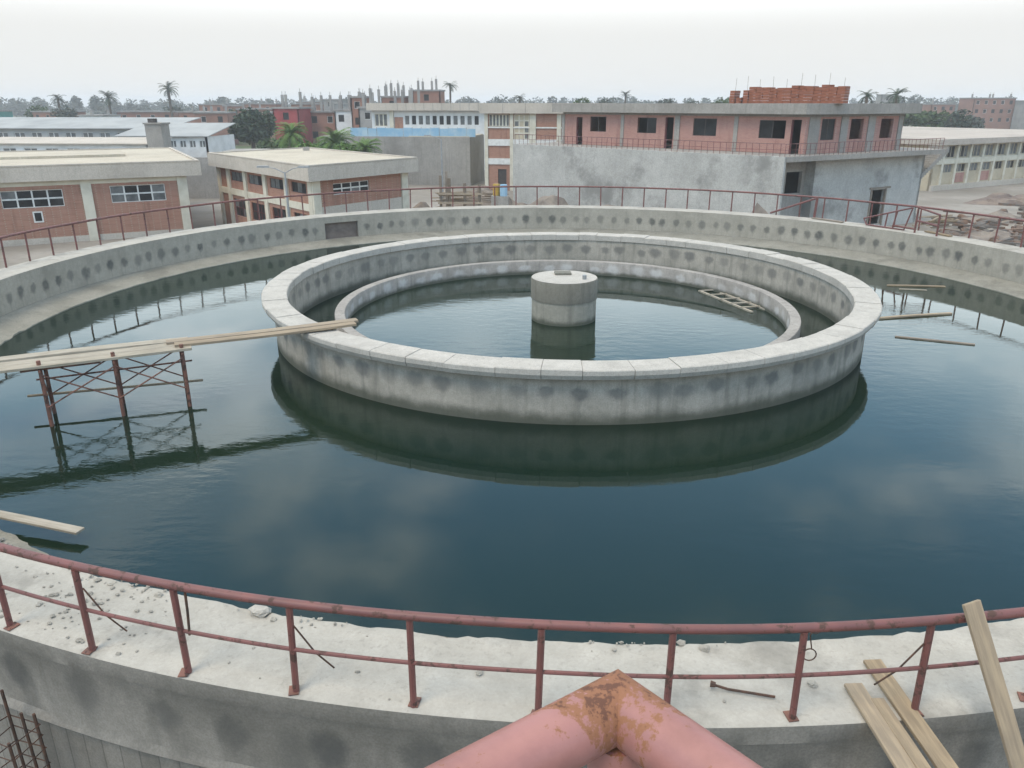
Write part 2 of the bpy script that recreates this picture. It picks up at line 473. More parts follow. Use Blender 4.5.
# ------------------------------------------------------------------ mesh helpers
class MB:
    def __init__(self):
        self.v, self.f, self.uv = [], [], None

    def add(self, verts, faces):
        o = len(self.v)
        self.v += [tuple(p) for p in verts]
        self.f += [tuple(i + o for i in f) for f in faces]
        return self

    def box(self, c, s, rz=0.0):
        ca, sa = math.cos(rz), math.sin(rz)
        vs = []
        for dz in (-0.5, 0.5):
            for dx, dy in ((-0.5, -0.5), (0.5, -0.5), (0.5, 0.5), (-0.5, 0.5)):
                x, y = dx * s[0], dy * s[1]
                vs.append((c[0] + x * ca - y * sa, c[1] + x * sa + y * ca, c[2] + dz * s[2]))
        return self.add(vs, [(0, 3, 2, 1), (4, 5, 6, 7), (0, 1, 5, 4), (1, 2, 6, 5), (2, 3, 7, 6), (3, 0, 4, 7)])

    def prism(self, pts, z0, z1):
        n = len(pts)
        z0s = z0 if isinstance(z0, (list, tuple)) else [z0] * n
        z1s = z1 if isinstance(z1, (list, tuple)) else [z1] * n
        vs = [(p[0], p[1], z) for p, z in zip(pts, z0s)] + [(p[0], p[1], z) for p, z in zip(pts, z1s)]
        fs = [tuple(range(n))[::-1], tuple(range(n, 2 * n))]
        fs += [(i, (i + 1) % n, n + (i + 1) % n, n + i) for i in range(n)]
        return self.add(vs, fs)

    def tube(self, pts, r, n=8, closed=False, caps=True):
        pts = [Vector(p) for p in pts]
        rs = r if isinstance(r, (list, tuple)) else [r] * len(pts)
        m = len(pts)
        o = len(self.v)
        up = None
        for i, p in enumerate(pts):
            a = pts[i - 1] if (i > 0 or closed) else p
            b = pts[(i + 1) % m] if (i < m - 1 or closed) else p
            d = (b - a).normalized()
            if up is None:
                up = Vector((0, 0, 1)) if abs(d.z) < 0.9 else Vector((1, 0, 0))
            s = d.cross(up).normalized()
            t = s.cross(d)
            up = t
            for k in range(n):
                q = p + (s * math.cos(2 * PI * k / n) + t * math.sin(2 * PI * k / n)) * rs[i]
                self.v.append(tuple(q))
        for i in range(m if closed else m - 1):
            j = (i + 1) % m
            for k in range(n):
                k2 = (k + 1) % n
                self.f.append((o + i * n + k, o + i * n + k2, o + j * n + k2, o + j * n + k))
        if caps and not closed:
            self.f.append(tuple(o + k for k in range(n))[::-1])
            self.f.append(tuple(o + (m - 1) * n + k for k in range(n)))
        return self

    def mesh(self, name, mat, smooth=False):
        me = bpy.data.meshes.new(name)
        me.from_pydata(self.v, [], self.f)
        if self.uv:
            l = me.uv_layers.new(name='UVMap')
            for p in me.polygons:
                for li in p.loop_indices:
                    l.data[li].uv = self.uv[me.loops[li].vertex_index]
        if isinstance(mat, (list, tuple)):
            for x in mat:
                me.materials.append(x)
        else:
            me.materials.append(mat)
        if smooth:
            me.polygons.foreach_set('use_smooth', [True] * len(me.polygons))
            try:
                me.set_sharp_from_angle(angle=R(40))
            except Exception:
                pass
        me.update()
        return me

    def build(self, name, mat, parent=None, smooth=False, bev=0.0):
        """World coordinates in, one object out; under a parent the Empty's offset is taken back."""
        o = bpy.data.objects.new(name, self.mesh(name, mat, smooth))
        col.objects.link(o)
        if parent is not None:
            o.parent = parent
            if parent.type == 'EMPTY':
                o.location = -parent.location
        if bev:
            b = o.modifiers.new('edge', 'BEVEL')
            b.width = bev
            b.segments = 1
            b.limit_method = 'ANGLE'
        return o


def tag(o, label, cat, group=None, kind=None):
    if label:
        o['label'] = label
    if cat:
        o['category'] = cat
    if group:
        o['group'] = group
    if kind:
        o['kind'] = kind
    return o


def thing(name, loc, label, cat, group=None):
    o = bpy.data.objects.new(name, None)
    o.empty_display_size = 0.2
    col.objects.link(o)
    o.location = loc
    return tag(o, label, cat, group)


def inst(name, me, parent, loc, rot=(0, 0, 0), scale=None):
    """A child that shares mesh data; loc in world coordinates, the parent is an unrotated Empty."""
    o = bpy.data.objects.new(name, me)
    col.objects.link(o)
    o.parent = parent
    o.location = Vector(loc) - parent.location
    o.rotation_euler = rot
    if scale:
        o.scale = scale
    return o


def pol(r, deg, z=0.0):
    return Vector((r * math.cos(R(deg)), r * math.sin(R(deg)), z))


# ------------------------------------------------------------------ ground and water
g = MB()
S = 2500
ns = 50
for i in range(ns + 1):
    for j in range(ns + 1):
        fx, fy = (i / ns * 2 - 1), (j / ns * 2 - 1)
        g.v.append((S * fx * abs(fx), S * fy * abs(fy), G))
for i in range(ns):
    for j in range(ns):
        a = i * (ns + 1) + j
        g.f.append((a, a + ns + 1, a + ns + 2, a + 1))
o = g.build('ground', M['ground'])
o['kind'] = 'structure'

wt = MB()
n = 256
wt.v = [pol(16.3, 360 * k / n, ZW)[:] for k in range(n)]
wt.f = [tuple(range(n))]
o = wt.build('water', M['water'])
o['kind'] = 'structure'


# ------------------------------------------------------------------ the round tank
def revolve(profile, seg, skip=None, wob=None):
    """Closed profile of (r, z) swept round z; UV = (arc length in m, z)."""
    mb = MB()
    mb.uv = []
    m = len(profile)
    rm = sum(p[0] for p in profile) / m
    for k in range(seg + 1):
        a = 360.0 * k / seg
        for j, (r, z) in enumerate(profile):
            if wob:
                r, z = wob(a, j, r, z)
            mb.v.append(pol(r, a, z)[:])
            mb.uv.append((rm * R(a), z))
    for k in range(seg):
        for j in range(m):
            j2 = (j + 1) % m
            if skip and skip(k, j):
                continue
            a0, a1 = k * m, (k + 1) * m
            mb.f.append((a0 + j, a0 + j2, a1 + j2, a1 + j))
    return mb


RO, ROO, ROW = 16.97, 18.06, 15.85
tank = thing('circular_tank', (0, 0, G), 'large round concrete tank with a wide flat rim, half full of dark green water', 'tank')
SEG = 1030


def smooth_arc(a, lo, hi, edge=8.0):
    a = (a + 180) % 360 - 180
    return max(0.0, min(1.0, (a - lo) / edge)) * max(0.0, min(1.0, (hi - a) / edge))


# inner face with the filled opening cut out, then the sloping ledge under it
inner = [(RO, -0.004), (RO, -0.30), (RO, -0.62), (RO, -1.04)]
ledge = [(RO, -1.04), (16.78, -1.08), (16.5, -1.12), (16.15, -1.165), (ROW, -1.21), (ROW - 0.02, -1.5), (ROW - 0.02, G)]
HO = (round(SEG * 126.0 / 360), round(SEG * 131.5 / 360))


def face_strip(profile, seg, skip=None, wob=None, rm=None):
    mb = MB()
    mb.uv = []
    m = len(profile)
    for k in range(seg + 1):
        a = 360.0 * k / seg
        for j, (r, z) in enumerate(profile):
            uvz = z
            if wob:
                r, z = wob(a, j, r, z)
            mb.v.append(pol(r, a, z)[:])
            mb.uv.append((rm * R(a), uvz))
    for k in range(seg):
        for j in range(m - 1):
            if skip and skip(k, j):
                continue
            a0, a1 = k * m, (k + 1) * m
            mb.f.append((a0 + j, a0 + j + 1, a1 + j + 1, a1 + j))
    return mb


def wob_in(a, j, r, z):
    q = pol(r, a, z * 3)
    if j == 0:
        k = smooth_arc(a, -165, -15)
        nz = noise.noise(q * 2.2) + 0.6 * noise.noise(q * 7)
        return r - 0.07 * k * max(nz, -0.3), z - 0.03 * k * abs(nz)
    return r + 0.012 * noise.noise(q * 0.9), z


fs = face_strip(inner, SEG, skip=lambda k, j: j in (1, 2) and HO[0] <= k < HO[1], wob=wob_in, rm=RO)
fs.build('inner_face', M['tank'], tank, smooth=True)


def wob_ledge(a, j, r, z):
    if j == 0:
        return r + 0.02, z
    q = pol(r, a, z * 3)
    nz = noise.noise(q * 1.6) + 0.5 * noise.noise(q * 5)
    k = 0.25 + 0.75 * smooth_arc(a, -175, -20)
    return r + (0.10 * nz * k if j > 2 else 0), z + 0.035 * nz * k


face_strip(ledge, SEG, wob=wob_ledge, rm=16.3).build('ledge', M['ledge'], tank, smooth=True)
# rim: upper surface as a strip of its own, a few mm rough
rim_prof = [(RO, -0.004), (RO + 0.03, 0.002), (RO + 0.14, 0.0), (RO + 0.30, 0.002), (RO + 0.55, 0.0), (RO + 0.8, 0.002), (ROO - 0.02, 0.0), (ROO, -0.012)]


def wob_rim(a, j, r, z):
    if j == 0:
        return wob_in(a, 0, r, z)
    k = smooth_arc(a, -165, -15)
    q = pol(r, a, 0)
    nz = noise.noise(q * 2.6) + 0.6 * noise.noise(q * 8)
    amp = (0, 0.055, 0.04, 0.018, 0.008, 0.008, 0.006, 0.006)[j]
    return r + (0.02 * nz * k if j in (1, 2) else 0.006 * nz), z + amp * nz * (0.2 + 0.8 * k)


face_strip(rim_prof, SEG, wob=wob_rim, rm=17.5).build('rim', M['rim'], tank, smooth=True)
# outside: a cap band, the plain band with plastered tie holes, a ragged lip, board-marked wall below
outp = [(ROO, -0.012), (ROO, -0.20), (ROO - 0.02, -0.225), (ROO - 0.035, -0.95), (ROO + 0.0, -0.99), (ROO + 0.025, -1.02), (ROO - 0.01, -1.07),
        (ROO - 0.07, -1.12), (ROO - 0.07, -3.0), (ROO - 0.07, G)]


def wob_out(a, j, r, z):
    if j == 0:
        return wob_rim(a, 7, r, z)
    q = pol(r, a, j * 0.7)
    nz = noise.noise(q * 1.1) + 0.5 * noise.noise(q * 4)
    if j in (3, 4, 5, 6):
        return r + 0.018 * nz, z + 0.03 * nz
    return r + 0.005 * nz, z + (0.008 * nz if j in (1, 2) else 0)


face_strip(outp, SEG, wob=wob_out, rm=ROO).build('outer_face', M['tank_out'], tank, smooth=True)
# the bricked-up opening in the inner face
a0, a1 = 360.0 * HO[0] / SEG, 360.0 * HO[1] / SEG
hb = MB()
dp = 0.16
for aa in (a0, a1):
    hb.add([pol(RO, aa, -0.30), pol(RO + dp, aa, -0.30), pol(RO + dp, aa, -1.04), pol(RO, aa, -1.04)], [(0, 1, 2, 3)])
for zz in (-0.30, -1.04):
    for k in range(HO[0], HO[1]):
        b0, b1 = 360.0 * k / SEG, 360.0 * (k + 1) / SEG
        hb.add([pol(RO, b0, zz), pol(RO, b1, zz), pol(RO + dp, b1, zz), pol(RO + dp, b0, zz)], [(0, 1, 2, 3)])
op = hb.build('blocked_opening', M['tank_out'], tank)
fill = MB()
for k in range(HO[0], HO[1]):
    b0, b1 = 360.0 * k / SEG, 360.0 * (k + 1) / SEG
    fill.add([pol(RO + dp, b0, -1.04), pol(RO + dp, b1, -1.04), pol(RO + dp, b1, -0.30), pol(RO + dp, b0, -0.30)], [(0, 1, 2, 3)])
fill.build('infill', plain('opening_infill', (0.19, 0.15, 0.125), (0.13, 0.105, 0.09), 3, 0.95), op)

# ------------------------------------------------------------------ the ring wall standing in the tank
ring = thing('ring_wall', (0, 0, G), 'round inner concrete ring wall with pale coping standing in the middle of the tank', 'ring wall')
RW_I, RW_O = 8.17, 8.50
prof = [(RW_I, -0.17), (RW_I, -0.7), (RW_I, G)]
face_strip(prof, 360, rm=RW_I).build('inner_face', M['ring'], ring, smooth=True)
face_strip([(RW_O, -0.17), (RW_O, -0.7), (RW_O, ZW), (RW_O, G)], 360, rm=RW_O).build('outer_face', M['ring'], ring, smooth=True)
NC = 58
step = 360.0 / NC
for k in range(NC):
    a_s = k * step + random.uniform(-0.9, 0.9) * (1 if k else 0)
    if k == 0:
        edges = []
    edges.append(a_s)
edges.append(edges[0] + 360)
for k in range(NC):
    b0, b1 = edges[k] + 0.035, edges[k + 1] - 0.035
    mb = MB()
    nd = 5
    dz = random.uniform(-0.012, 0.012)
    ci, co = 8.12 + random.uniform(-0.012, 0.012), 8.785 + random.uniform(-0.012, 0.012)
    z1, z0 = 0.045 + dz, -0.175
    for q in range(nd + 1):
        aa = b0 + (b1 - b0) * q / nd
        mb.v += [pol(r, aa, z)[:] for r, z in ((ci, z0), (co - 0.05, z0), (co - 0.02, z0 + 0.06), (co, z0 + 0.10), (co, z1 - 0.02), (co - 0.02, z1), (ci + 0.02, z1), (ci, z1 - 0.02))]
    for q in range(nd):
        for j in range(8):
            j2 = (j + 1) % 8
            mb.f.append((q * 8 + j, q * 8 + j2, q * 8 + 8 + j2, q * 8 + 8 + j))
    mb.f += [tuple(range(8)), tuple(nd * 8 + j for j in range(7, -1, -1))]
    mb.build('coping_block', M['coping'], ring)

la = thing('launder_wall', (0, 0, G), 'low thin concrete weir wall just inside the ring wall', 'weir')
lm = MB()
prof = [(6.57, G), (6.57, ZW), (6.57, -0.75), (6.585, -0.73), (6.855, -0.73), (6.87, -0.75), (6.87, ZW), (6.87, G)]
face_strip(prof, 300, rm=6.7).build('wall', M['launder'], la, smooth=True)

pil = thing('centre_pillar', (0, 0, G), 'stubby round concrete pillar rising from the middle of the ring', 'pillar')
p1 = face_strip([(0.985, G), (0.985, ZW), (0.985, -0.58)], 64, rm=1.0)
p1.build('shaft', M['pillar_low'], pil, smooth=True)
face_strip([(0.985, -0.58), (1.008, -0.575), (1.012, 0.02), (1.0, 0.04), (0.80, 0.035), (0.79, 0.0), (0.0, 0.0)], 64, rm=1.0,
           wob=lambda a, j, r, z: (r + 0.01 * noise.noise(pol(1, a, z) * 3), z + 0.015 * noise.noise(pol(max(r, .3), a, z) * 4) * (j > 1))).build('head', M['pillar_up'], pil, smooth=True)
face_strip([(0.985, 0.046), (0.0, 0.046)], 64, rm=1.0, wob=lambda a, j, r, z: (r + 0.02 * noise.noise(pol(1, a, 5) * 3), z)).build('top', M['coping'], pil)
tb = MB().box((-0.05, 0.42, 0.08), (0.5, 0.36, 0.07), 0.1)
tb.build('block', M['pillar_up'], pil, bev=0.01)
tb = MB()
tb.tube([(0.60, -0.28, 0.03), (0.60, -0.28, 0.17)], 0.065, 10)
tb.build('pipe_stub', M['steel'], pil)

# ------------------------------------------------------------------ railing round the rim
rail = thing('tank_railing', (0, 0, 0), 'red painted pipe railing running round the outer edge of the tank rim', 'railing')
NP = 103
RR = 17.985
ph0 = -90.45
H_R = 0.95


def rail_pt(a, z=H_R):
    nz = noise.noise(pol(6, a, 0))
    n_2 = noise.noise(pol(6, a, 9))
    return pol(RR + 0.02 * nz, a, z + 0.014 * n_2)


MB().tube([rail_pt(360 * k / 412) for k in range(412)], 0.042, 10, closed=True).build('top_rail', M['rail'], rail, smooth=True)
arc = [rail_pt(a * 0.5 - 150, 0.47 + 0.0) for a in range(0, 241)]
MB().tube(arc, 0.019, 8).build('middle_rail', M['rail'], rail, smooth=True)
post_me = MB().tube([(0, 0, 0.005), (0, 0, H_R - 0.03)], 0.031, 8).mesh('post', M['rail'], True)
plate = MB().box((0, 0, 0.012), (0.12, 0.09, 0.010))
plate_me = plate.mesh('base_plate', M['rust_tube'])
tie_me = MB().tube([(0, 0.015, 0.72), (-0.05, 0.10, 0.45), (-0.13, 0.24, 0.20)], 0.0065, 5).mesh('tie_rod', M['rebar'])
for k in range(NP):
    a = ph0 + k * 360.0 / NP
    aw = (a + 180) % 360 - 180
    lean = random.gauss(0, 0.012)
    p = pol(ROO - 0.075, a, 0)
    ps = inst('post', post_me, rail, p, (lean, random.gauss(0, 0.012), R(a)))
    if -150 < aw < -30:
        pl = bpy.data.objects.new('base_plate', plate_me)
        col.objects.link(pl)
        pl.parent = ps
        pl.location = (random.uniform(-0.04, 0.02), random.uniform(-0.04, 0.04), 0)
        pl.rotation_euler = (0, 0, random.uniform(-0.5, 0.5))
# thin reinforcing rods tied to some posts
for k, sx in ((-4, 1), (-3, 1), (-2, 1), (3, -1)):
    a = ph0 + k * 360.0 / NP
    p = pol(ROO - 0.075, a, 0)
    tx = Vector((-math.sin(R(a)), math.cos(R(a)), 0)) * sx
    ti = Vector((-math.cos(R(a)), -math.sin(R(a)), 0))
    top = p + Vector((0, 0, 0.72)) + tx * 0.045
    if k == -3:
        pts = [p + Vector((0, 0, 0.98)) + tx * 0.11, p + Vector((0, 0, 0.7)) + tx * 0.10, p + Vector((0, 0, 0.44)) + tx * 0.08]
        rr = 0.012
    else:
        pts = [top, p + Vector((0, 0, 0.42)) + tx * 0.20 + ti * 0.05, p + Vector((0, 0, 0.20)) + tx * 0.32 + ti * 0.14]
        rr = 0.008
    MB().tube(pts, rr, 6).build('tie_rod', M['rebar'], rail)

# ------------------------------------------------------------------ loose things on the near rim


def plank(name, a, b, wd, th, mat, label, cat='plank', group=None, roll=0.0, bev=0.004):
    """A board from a to b (centre line), its own object with the grain along its local x."""
    a, b = Vector(a), Vector(b)
    d = b - a
    ln = d.length
    nseg = 6
    mb = MB()
    bow = random.uniform(-0.006, 0.006) * ln
    for i in range(nseg + 1):
        t = i / nseg
        x = ln * t
        zz = bow * math.sin(PI * t)
        e = random.uniform(-0.003, 0.003)
        mb.v += [(x, -wd / 2 + e, zz - th / 2), (x, wd / 2 + e, zz - th / 2), (x, wd / 2 + e, zz + th / 2), (x, -wd / 2 + e, zz + th / 2)]
    for i in range(nseg):
        for j in range(4):
            j2 = (j + 1) % 4
            mb.f.append((i * 4 + j, i * 4 + 4 + j, i * 4 + 4 + j2, i * 4 + j2))
    mb.f += [(0, 1, 2, 3), tuple(nseg * 4 + j for j in (3, 2, 1, 0))]
    o = bpy.data.objects.new(name, mb.mesh(name, mat))
    col.objects.link(o)
    x = d.normalized()
    y = Vector((0, 0, 1)).cross(x).normalized()
    z = x.cross(y)
    m = Matrix((x, y, z)).transposed().to_4x4() @ Matrix.Rotation(roll, 4, 'X')
    m.translation = a
    o.matrix_world = m
    if bev:
        bm_ = o.modifiers.new('edge', 'BEVEL')
        bm_.width = bev
        bm_.segments = 1
    if label:
        tag(o, label, cat, group)
    return o


# boards laid over the rim on to a trestle outside
tdir = Vector((0.17, -1.0, 0)).normalized()


def over_rim(x, y, ln, wd, z, label, dirx=0.0, group='boards laid over the rim'):
    d = (tdir + Vector((dirx, 0, 0))).normalized()
    a = Vector((x, y, z))
    return plank('board', a, a + d * ln + Vector((0, 0, -0.02)), wd, 0.036, M['wood_warm'], label, 'board', group)


over_rim(2.70, -17.44, 3.0, 0.165, 0.035, 'weathered board over the tank rim, leftmost of the three lying together', -0.06)
over_rim(2.985, -17.10, 3.3, 0.17, 0.035, 'board reaching farthest in over the rim, right of the other two beside it', -0.05)
over_rim(2.845, -17.62, 2.8, 0.115, 0.037, 'short narrow board lying between two wider boards across the rim', -0.055)
tr = thing('trestle', (3.2, -20.2, G), 'timber trestle carrying the boards outside the tank', 'trestle')
MB().box((3.1, -20.1, -0.075), (1.6, 0.12, 0.10)).build('crossbeam', M['wood'], tr)
for x in (2.45, 3.75):
    MB().tube([(x, -20.1, G), (x, -20.1, -0.125)], 0.05, 8).build('leg', M['wood'], tr)
plank('plank', (3.39, -17.72, 1.15), (4.08, -18.75, -1.18), 0.165, 0.035, M['wood_warm'],
      'single long board leaning against the red railing from outside', 'board', roll=0.25)

# bent steel bar on the rim, with a knob at one end
tl = MB()
tl.tube([(1.44, -17.545, 0.045), (1.56, -17.57, 0.026), (1.75, -17.60, 0.024), (1.96, -17.635, 0.022)], 0.012, 6)
o = thing('steel_bar', (1.44, -17.545, 0.02), 'bent rusty steel bar with a knob end lying on the rim', 'bar')
tl.build('shank', M['rebar'], o)
MB().tube([(1.405, -17.535, 0.05), (1.45, -17.548, 0.05)], [0.03, 0.022], 8).build('knob', M['rebar'], o)
# wire loop hanging from the railing
wl = MB()
a = ph0 + 2 * 360.0 / NP
pw = pol(ROO - 0.16, a + 0.35, 0)
wl.tube([pw + Vector((0, 0, 0.93)), pw + Vector((0.02, 0, 0.86)), pw + Vector((-0.02, 0, 0.80)), pw + Vector((0.01, 0, 0.66))], 0.006, 5)
wl.tube([pw + Vector((0.055 * math.sin(t), 0, 0.60 + 0.06 * math.cos(t))) for t in [i * 2 * PI / 14 for i in range(14)]], 0.006, 5, closed=True)
wl.tube([pw + Vector((0.04 * math.sin(t) + 0.03, 0.02, 0.84 + 0.04 * math.cos(t))) for t in [i * 2 * PI / 10 for i in range(10)]], 0.005, 5, closed=True)
tag(wl.build('wire_loop', M['rebar']), 'twisted tie wire loop hanging from the top rail', 'wire')


def lump(c, s, seed, mat, name, parent=None):
    """Irregular broken lump: a noisy squashed ball."""
    mb = MB()
    nu, nv = 7, 5
    rnd = random.Random(seed)
    off = Vector((rnd.uniform(0, 50), rnd.uniform(0, 50), rnd.uniform(0, 50)))
    vs = [(0, 0, -1)]
    for j in range(1, nv):
        for i in range(nu):
            t, p = PI * j / nv, 2 * PI * (i + 0.5 * (j % 2)) / nu
            vs.append((math.sin(t) * math.cos(p), math.sin(t) * math.sin(p), -math.cos(t)))
    vs.append((0, 0, 1))
    out = []
    for v in vs:
        q = Vector(v)
        q *= 0.75 + 0.6 * (noise.noise(q * 1.4 + off) + 0.4)
        out.append((c[0] + q.x * s[0], c[1] + q.y * s[1], c[2] + q.z * s[2]))
    fs = []
    for i in range(nu):
        fs.append((0, 1 + (i + 1) % nu, 1 + i))
    for j in range(nv - 2):
        for i in range(nu):
            i2 = (i + 1) % nu
            b0, b1 = 1 + j * nu, 1 + (j + 1) * nu
            fs.append((b0 + i, b0 + i2, b1 + i2, b1 + i))
    b0 = 1 + (nv - 2) * nu
    for i in range(nu):
        fs.append((b0 + i, b0 + (i + 1) % nu, len(vs) - 1))
    mb.add(out, fs)
    if name:
        return mb.build(name, mat, parent)
    return mb


# loose mortar along the inner edge and on the ledge, uncountable; two larger lumps apart
rb = MB()
rnd = random.Random(5)
for i in range(1100):
    a = rnd.uniform(-150, -55) if rnd.random() < 0.85 else rnd.uniform(-55, -30)
    k = rnd.random()
    if k < 0.45:
        if noise.noise(pol(9, a, 0)) < 0.12 and not -125 < a < -104:
            continue
        r_ = RO + rnd.gauss(0.05, 0.06)
        z_ = 0.01
        if r_ < RO:
            r_ = RO + 0.01
    elif k < 0.6:
        r_ = rnd.uniform(RO + 0.1, ROO - 0.1)
        z_ = 0.004
        if rnd.random() < 0.6 and not -112 < a < -103:
            continue
    else:
        r_ = rnd.uniform(ROW + 0.1, RO - 0.05)
        z_ = -1.21 + (r_ - ROW) / (RO - ROW) * 0.16 + 0.01
    s = abs(rnd.gauss(0, 0.011)) + 0.005
    if k >= 0.6:
        s *= 2.6
    q = lump(pol(r_, a, z_ + s * 0.3), (s * rnd.uniform(0.8, 1.6), s * rnd.uniform(0.8, 1.6), s * rnd.uniform(0.5, 0.9)), i, None, None)
    rb.add(q.v, q.f)
for i in range(90):
    a = rnd.gauss(-106.8, 1.8)
    r_ = rnd.uniform(RO + 0.1, ROO - 0.08)
    s = abs(rnd.gauss(0, 0.010)) + 0.005
    q = lump(pol(r_, a, 0.006 + s * 0.3), (s * rnd.uniform(0.8, 1.6), s, s * 0.7), i + 3000, None, None)
    rb.add(q.v, q.f)
tag(rb.build('rubble', M['rubble']), 'loose mortar crumbs and rubble along the rim edge', 'rubble', kind='stuff')
for i, (a, r_, s, lab) in enumerate(((-100.4, RO + 0.03, 0.085, 'pale lump of concrete on the rim edge near the middle'),
                                     (-119.6, RO - 0.15, 0.12, 'white concrete lump on the rim edge beside the overhanging board'))):
    p = pol(r_, a, 0.02 if i == 0 else -0.06)
    tag(lump(p, (s * 1.3, s, s * 0.6), 90 + i, M['coping'], 'concrete_lump'), lab, 'lump')

# pale board sticking out over the water at the left edge of the rim
plank('plank', (-9.9, -12.93, -1.02), (-7.2, -13.52, -1.08), 0.17, 0.04, M['wood_grey'], 'pale board sticking out from the rim over the dark water', 'plank')

# ------------------------------------------------------------------ scaffold walkway from the rim to the ring
A = Vector((-15.2, -11.55, 0.0))
B = Vector((-4.85, -5.75, 0.0))
dA = (B - A).normalized()
nA = Vector((-dA.y, dA.x, 0))


def along(s, off=0.0, z=0.0):
    return A + dA * s + nA * off + Vector((0, 0, z))


sB = (B - A).length
G2 = 'walkway planks'
s1 = (Vector((-8.55, -7.1, 0)) - A).length
for i, (s0_, e0, off, wd, z_, lab) in enumerate((
        (-2.0, 3.35, 0.33, 0.30, 0.02, 'walkway plank on the water side of the left end, beside the tank wall'),
        (-2.0, 3.2, 0.0, 0.29, 0.02, 'middle walkway plank at the left end of the scaffold bridge'),
        (-2.0, 3.35, -0.33, 0.30, 0.02, 'near walkway plank at the left end of the scaffold bridge'),
        (3.1, s1 + 0.1, 0.34, 0.29, 0.065, 'far plank of the wide walkway section over the scaffold frames'),
        (3.05, s1 + 0.05, 0.02, 0.30, 0.065, 'central plank of the wide walkway section over the scaffold frames'),
        (3.0, s1 + 0.12, -0.31, 0.30, 0.065, 'nearest plank of the wide walkway section over the scaffold frames'),
        (s1 - 0.35, sB, 0.12, 0.24, 0.115, 'farther of two narrow planks bridging from scaffold to ring wall'),
        (s1 - 0.2, sB - 0.12, -0.16, 0.24, 0.115, 'nearer of two narrow planks bridging from scaffold to ring wall'))):
    plank('walkway_plank', along(s0_, off, z_), along(e0, off, z_ + (0.012 if i > 5 else 0)), wd, 0.055, M['wood_grey'] if i < 6 else M['wood'], lab, 'plank', G2)
# the frames: pairs of standards, cross bracing, long ledgers
sca = thing('scaffold', (-9.6, -7.9, -2.8), 'rusty tube scaffold with cross braces standing in the water under the walkway', 'scaffold')
pairs = []
for pz in ((-10.66, -8.86), (-9.68, -7.88), (-8.62, -7.08)):
    pairs.append((Vector((*pz, 0)) - A).dot(dA))
frames = []
for s_ in pairs:
    fr = []
    for off in (-0.36, 0.42):
        b = along(s_, off)
        top = 0.17 if off < 0 else 0.03
        pts = [(b.x + 0.0, b.y, -2.8), (b.x, b.y, top)]
        MB().tube(pts, 0.040, 8).build('standard', M['rust_tube'], sca, smooth=True)
        fr.append(b)
    frames.append(fr)
    MB().tube([along(s_, -0.5, -0.025), along(s_, 0.55, -0.025)], 0.026, 6).build('transom', M['rust_tube'], sca)
    MB().tube([along(s_, -0.36, -1.0), along(s_, 0.42, -1.0)], 0.02, 6).build('transom', M['rust_tube'], sca)
    MB().tube([along(s_, -0.36, -0.15), along(s_, 0.42, -0.95)], 0.014, 6).build('brace', M['rust_tube'], sca)
for i in range(2):
    for j, off in enumerate((-0.40, 0.46)):
        for za, zb in ((-0.12, -0.82), (-0.82, -0.12)):
            p0, p1_ = along(pairs[i], off, za), along(pairs[i + 1], off, zb)
            MB().tube([p0, p1_], 0.016, 6).build('brace', M['rust_tube'], sca)
MB().tube([along(pairs[0] - 0.2, 0.42, -0.45), along(pairs[2] + 0.2, 0.42, -0.45)], 0.02, 7).build('ledger', M['rust_tube'], sca)
MB().tube([(-11.36, -8.56, -0.88), (-8.08, -7.31, -0.88)], 0.028, 7).build('ledger', M['wood'], sca)
MB().tube([along(pairs[0] - 0.35, -0.30, -0.03), along(pairs[1] - 0.25, -0.30, -0.03)], 0.022, 7).build('ledger', M['rust_tube'], sca)

# ------------------------------------------------------------------ things afloat
FL = 'boards floating in the tank'
plank('floating_board', (9.64, 0.54, ZW + 0.02), (12.16, 1.32, ZW + 0.02), 0.12, 0.05, M['wood_warm'], 'floating board touching the right side of the ring wall', 'board', FL)
plank('floating_board', (9.39, -1.44, ZW + 0.012), (11.27, -2.09, ZW + 0.012), 0.09, 0.04, M['wood_dark'], 'dark floating stick nearest the camera, right of the ring wall', 'stick', FL)
plank('floating_board', (11.7, 5.33, ZW + 0.015), (13.7, 5.25, ZW + 0.015), 0.12, 0.04, M['wood'], 'pale floating board close under the far right tank wall', 'board', FL)
plank('floating_board', (11.9, 4.75, ZW + 0.012), (12.8, 4.62, ZW + 0.012), 0.08, 0.03, M['wood_grey'], 'short pale stick afloat beside the far right board', 'stick', FL)
ld = thing('floating_ladder', (5.4, 2.3, ZW), 'broken wooden ladder frame floating inside the ring', 'ladder')
la0, la1 = Vector((4.75, 3.95, ZW + 0.02)), Vector((5.95, 1.05, ZW + 0.02))
dl = (la1 - la0).normalized()
nl = Vector((-dl.y, dl.x, 0))


def bar(a, b, wd, th, name, mat, parent):
    a, b = Vector(a), Vector(b)
    d = (b - a).normalized()
    s = Vector((-d.y, d.x, 0)).normalized() * wd / 2
    mb = MB()
    mb.prism([(a - s)[:], (b - s)[:], (b + s)[:], (a + s)[:]], a.z - th / 2, a.z + th / 2)
    return mb.build(name, mat, parent)


bar(la0, la1, 0.09, 0.05, 'side_rail', M['wood_grey'], ld)
bar(la0 + nl * 0.55 + dl * 0.5, la1 + nl * 0.62 + dl * 0.2, 0.09, 0.05, 'side_rail', M['wood_grey'], ld)
for t in (0.1, 0.75, 1.4, 2.05, 2.6):
    bar(la0 + dl * t - nl * 0.06 + Vector((0, 0, 0.03)), la0 + dl * (t + 0.1) + nl * 0.95 + Vector((0, 0, 0.03)), 0.07, 0.03, 'rung', M['wood_grey'], ld)

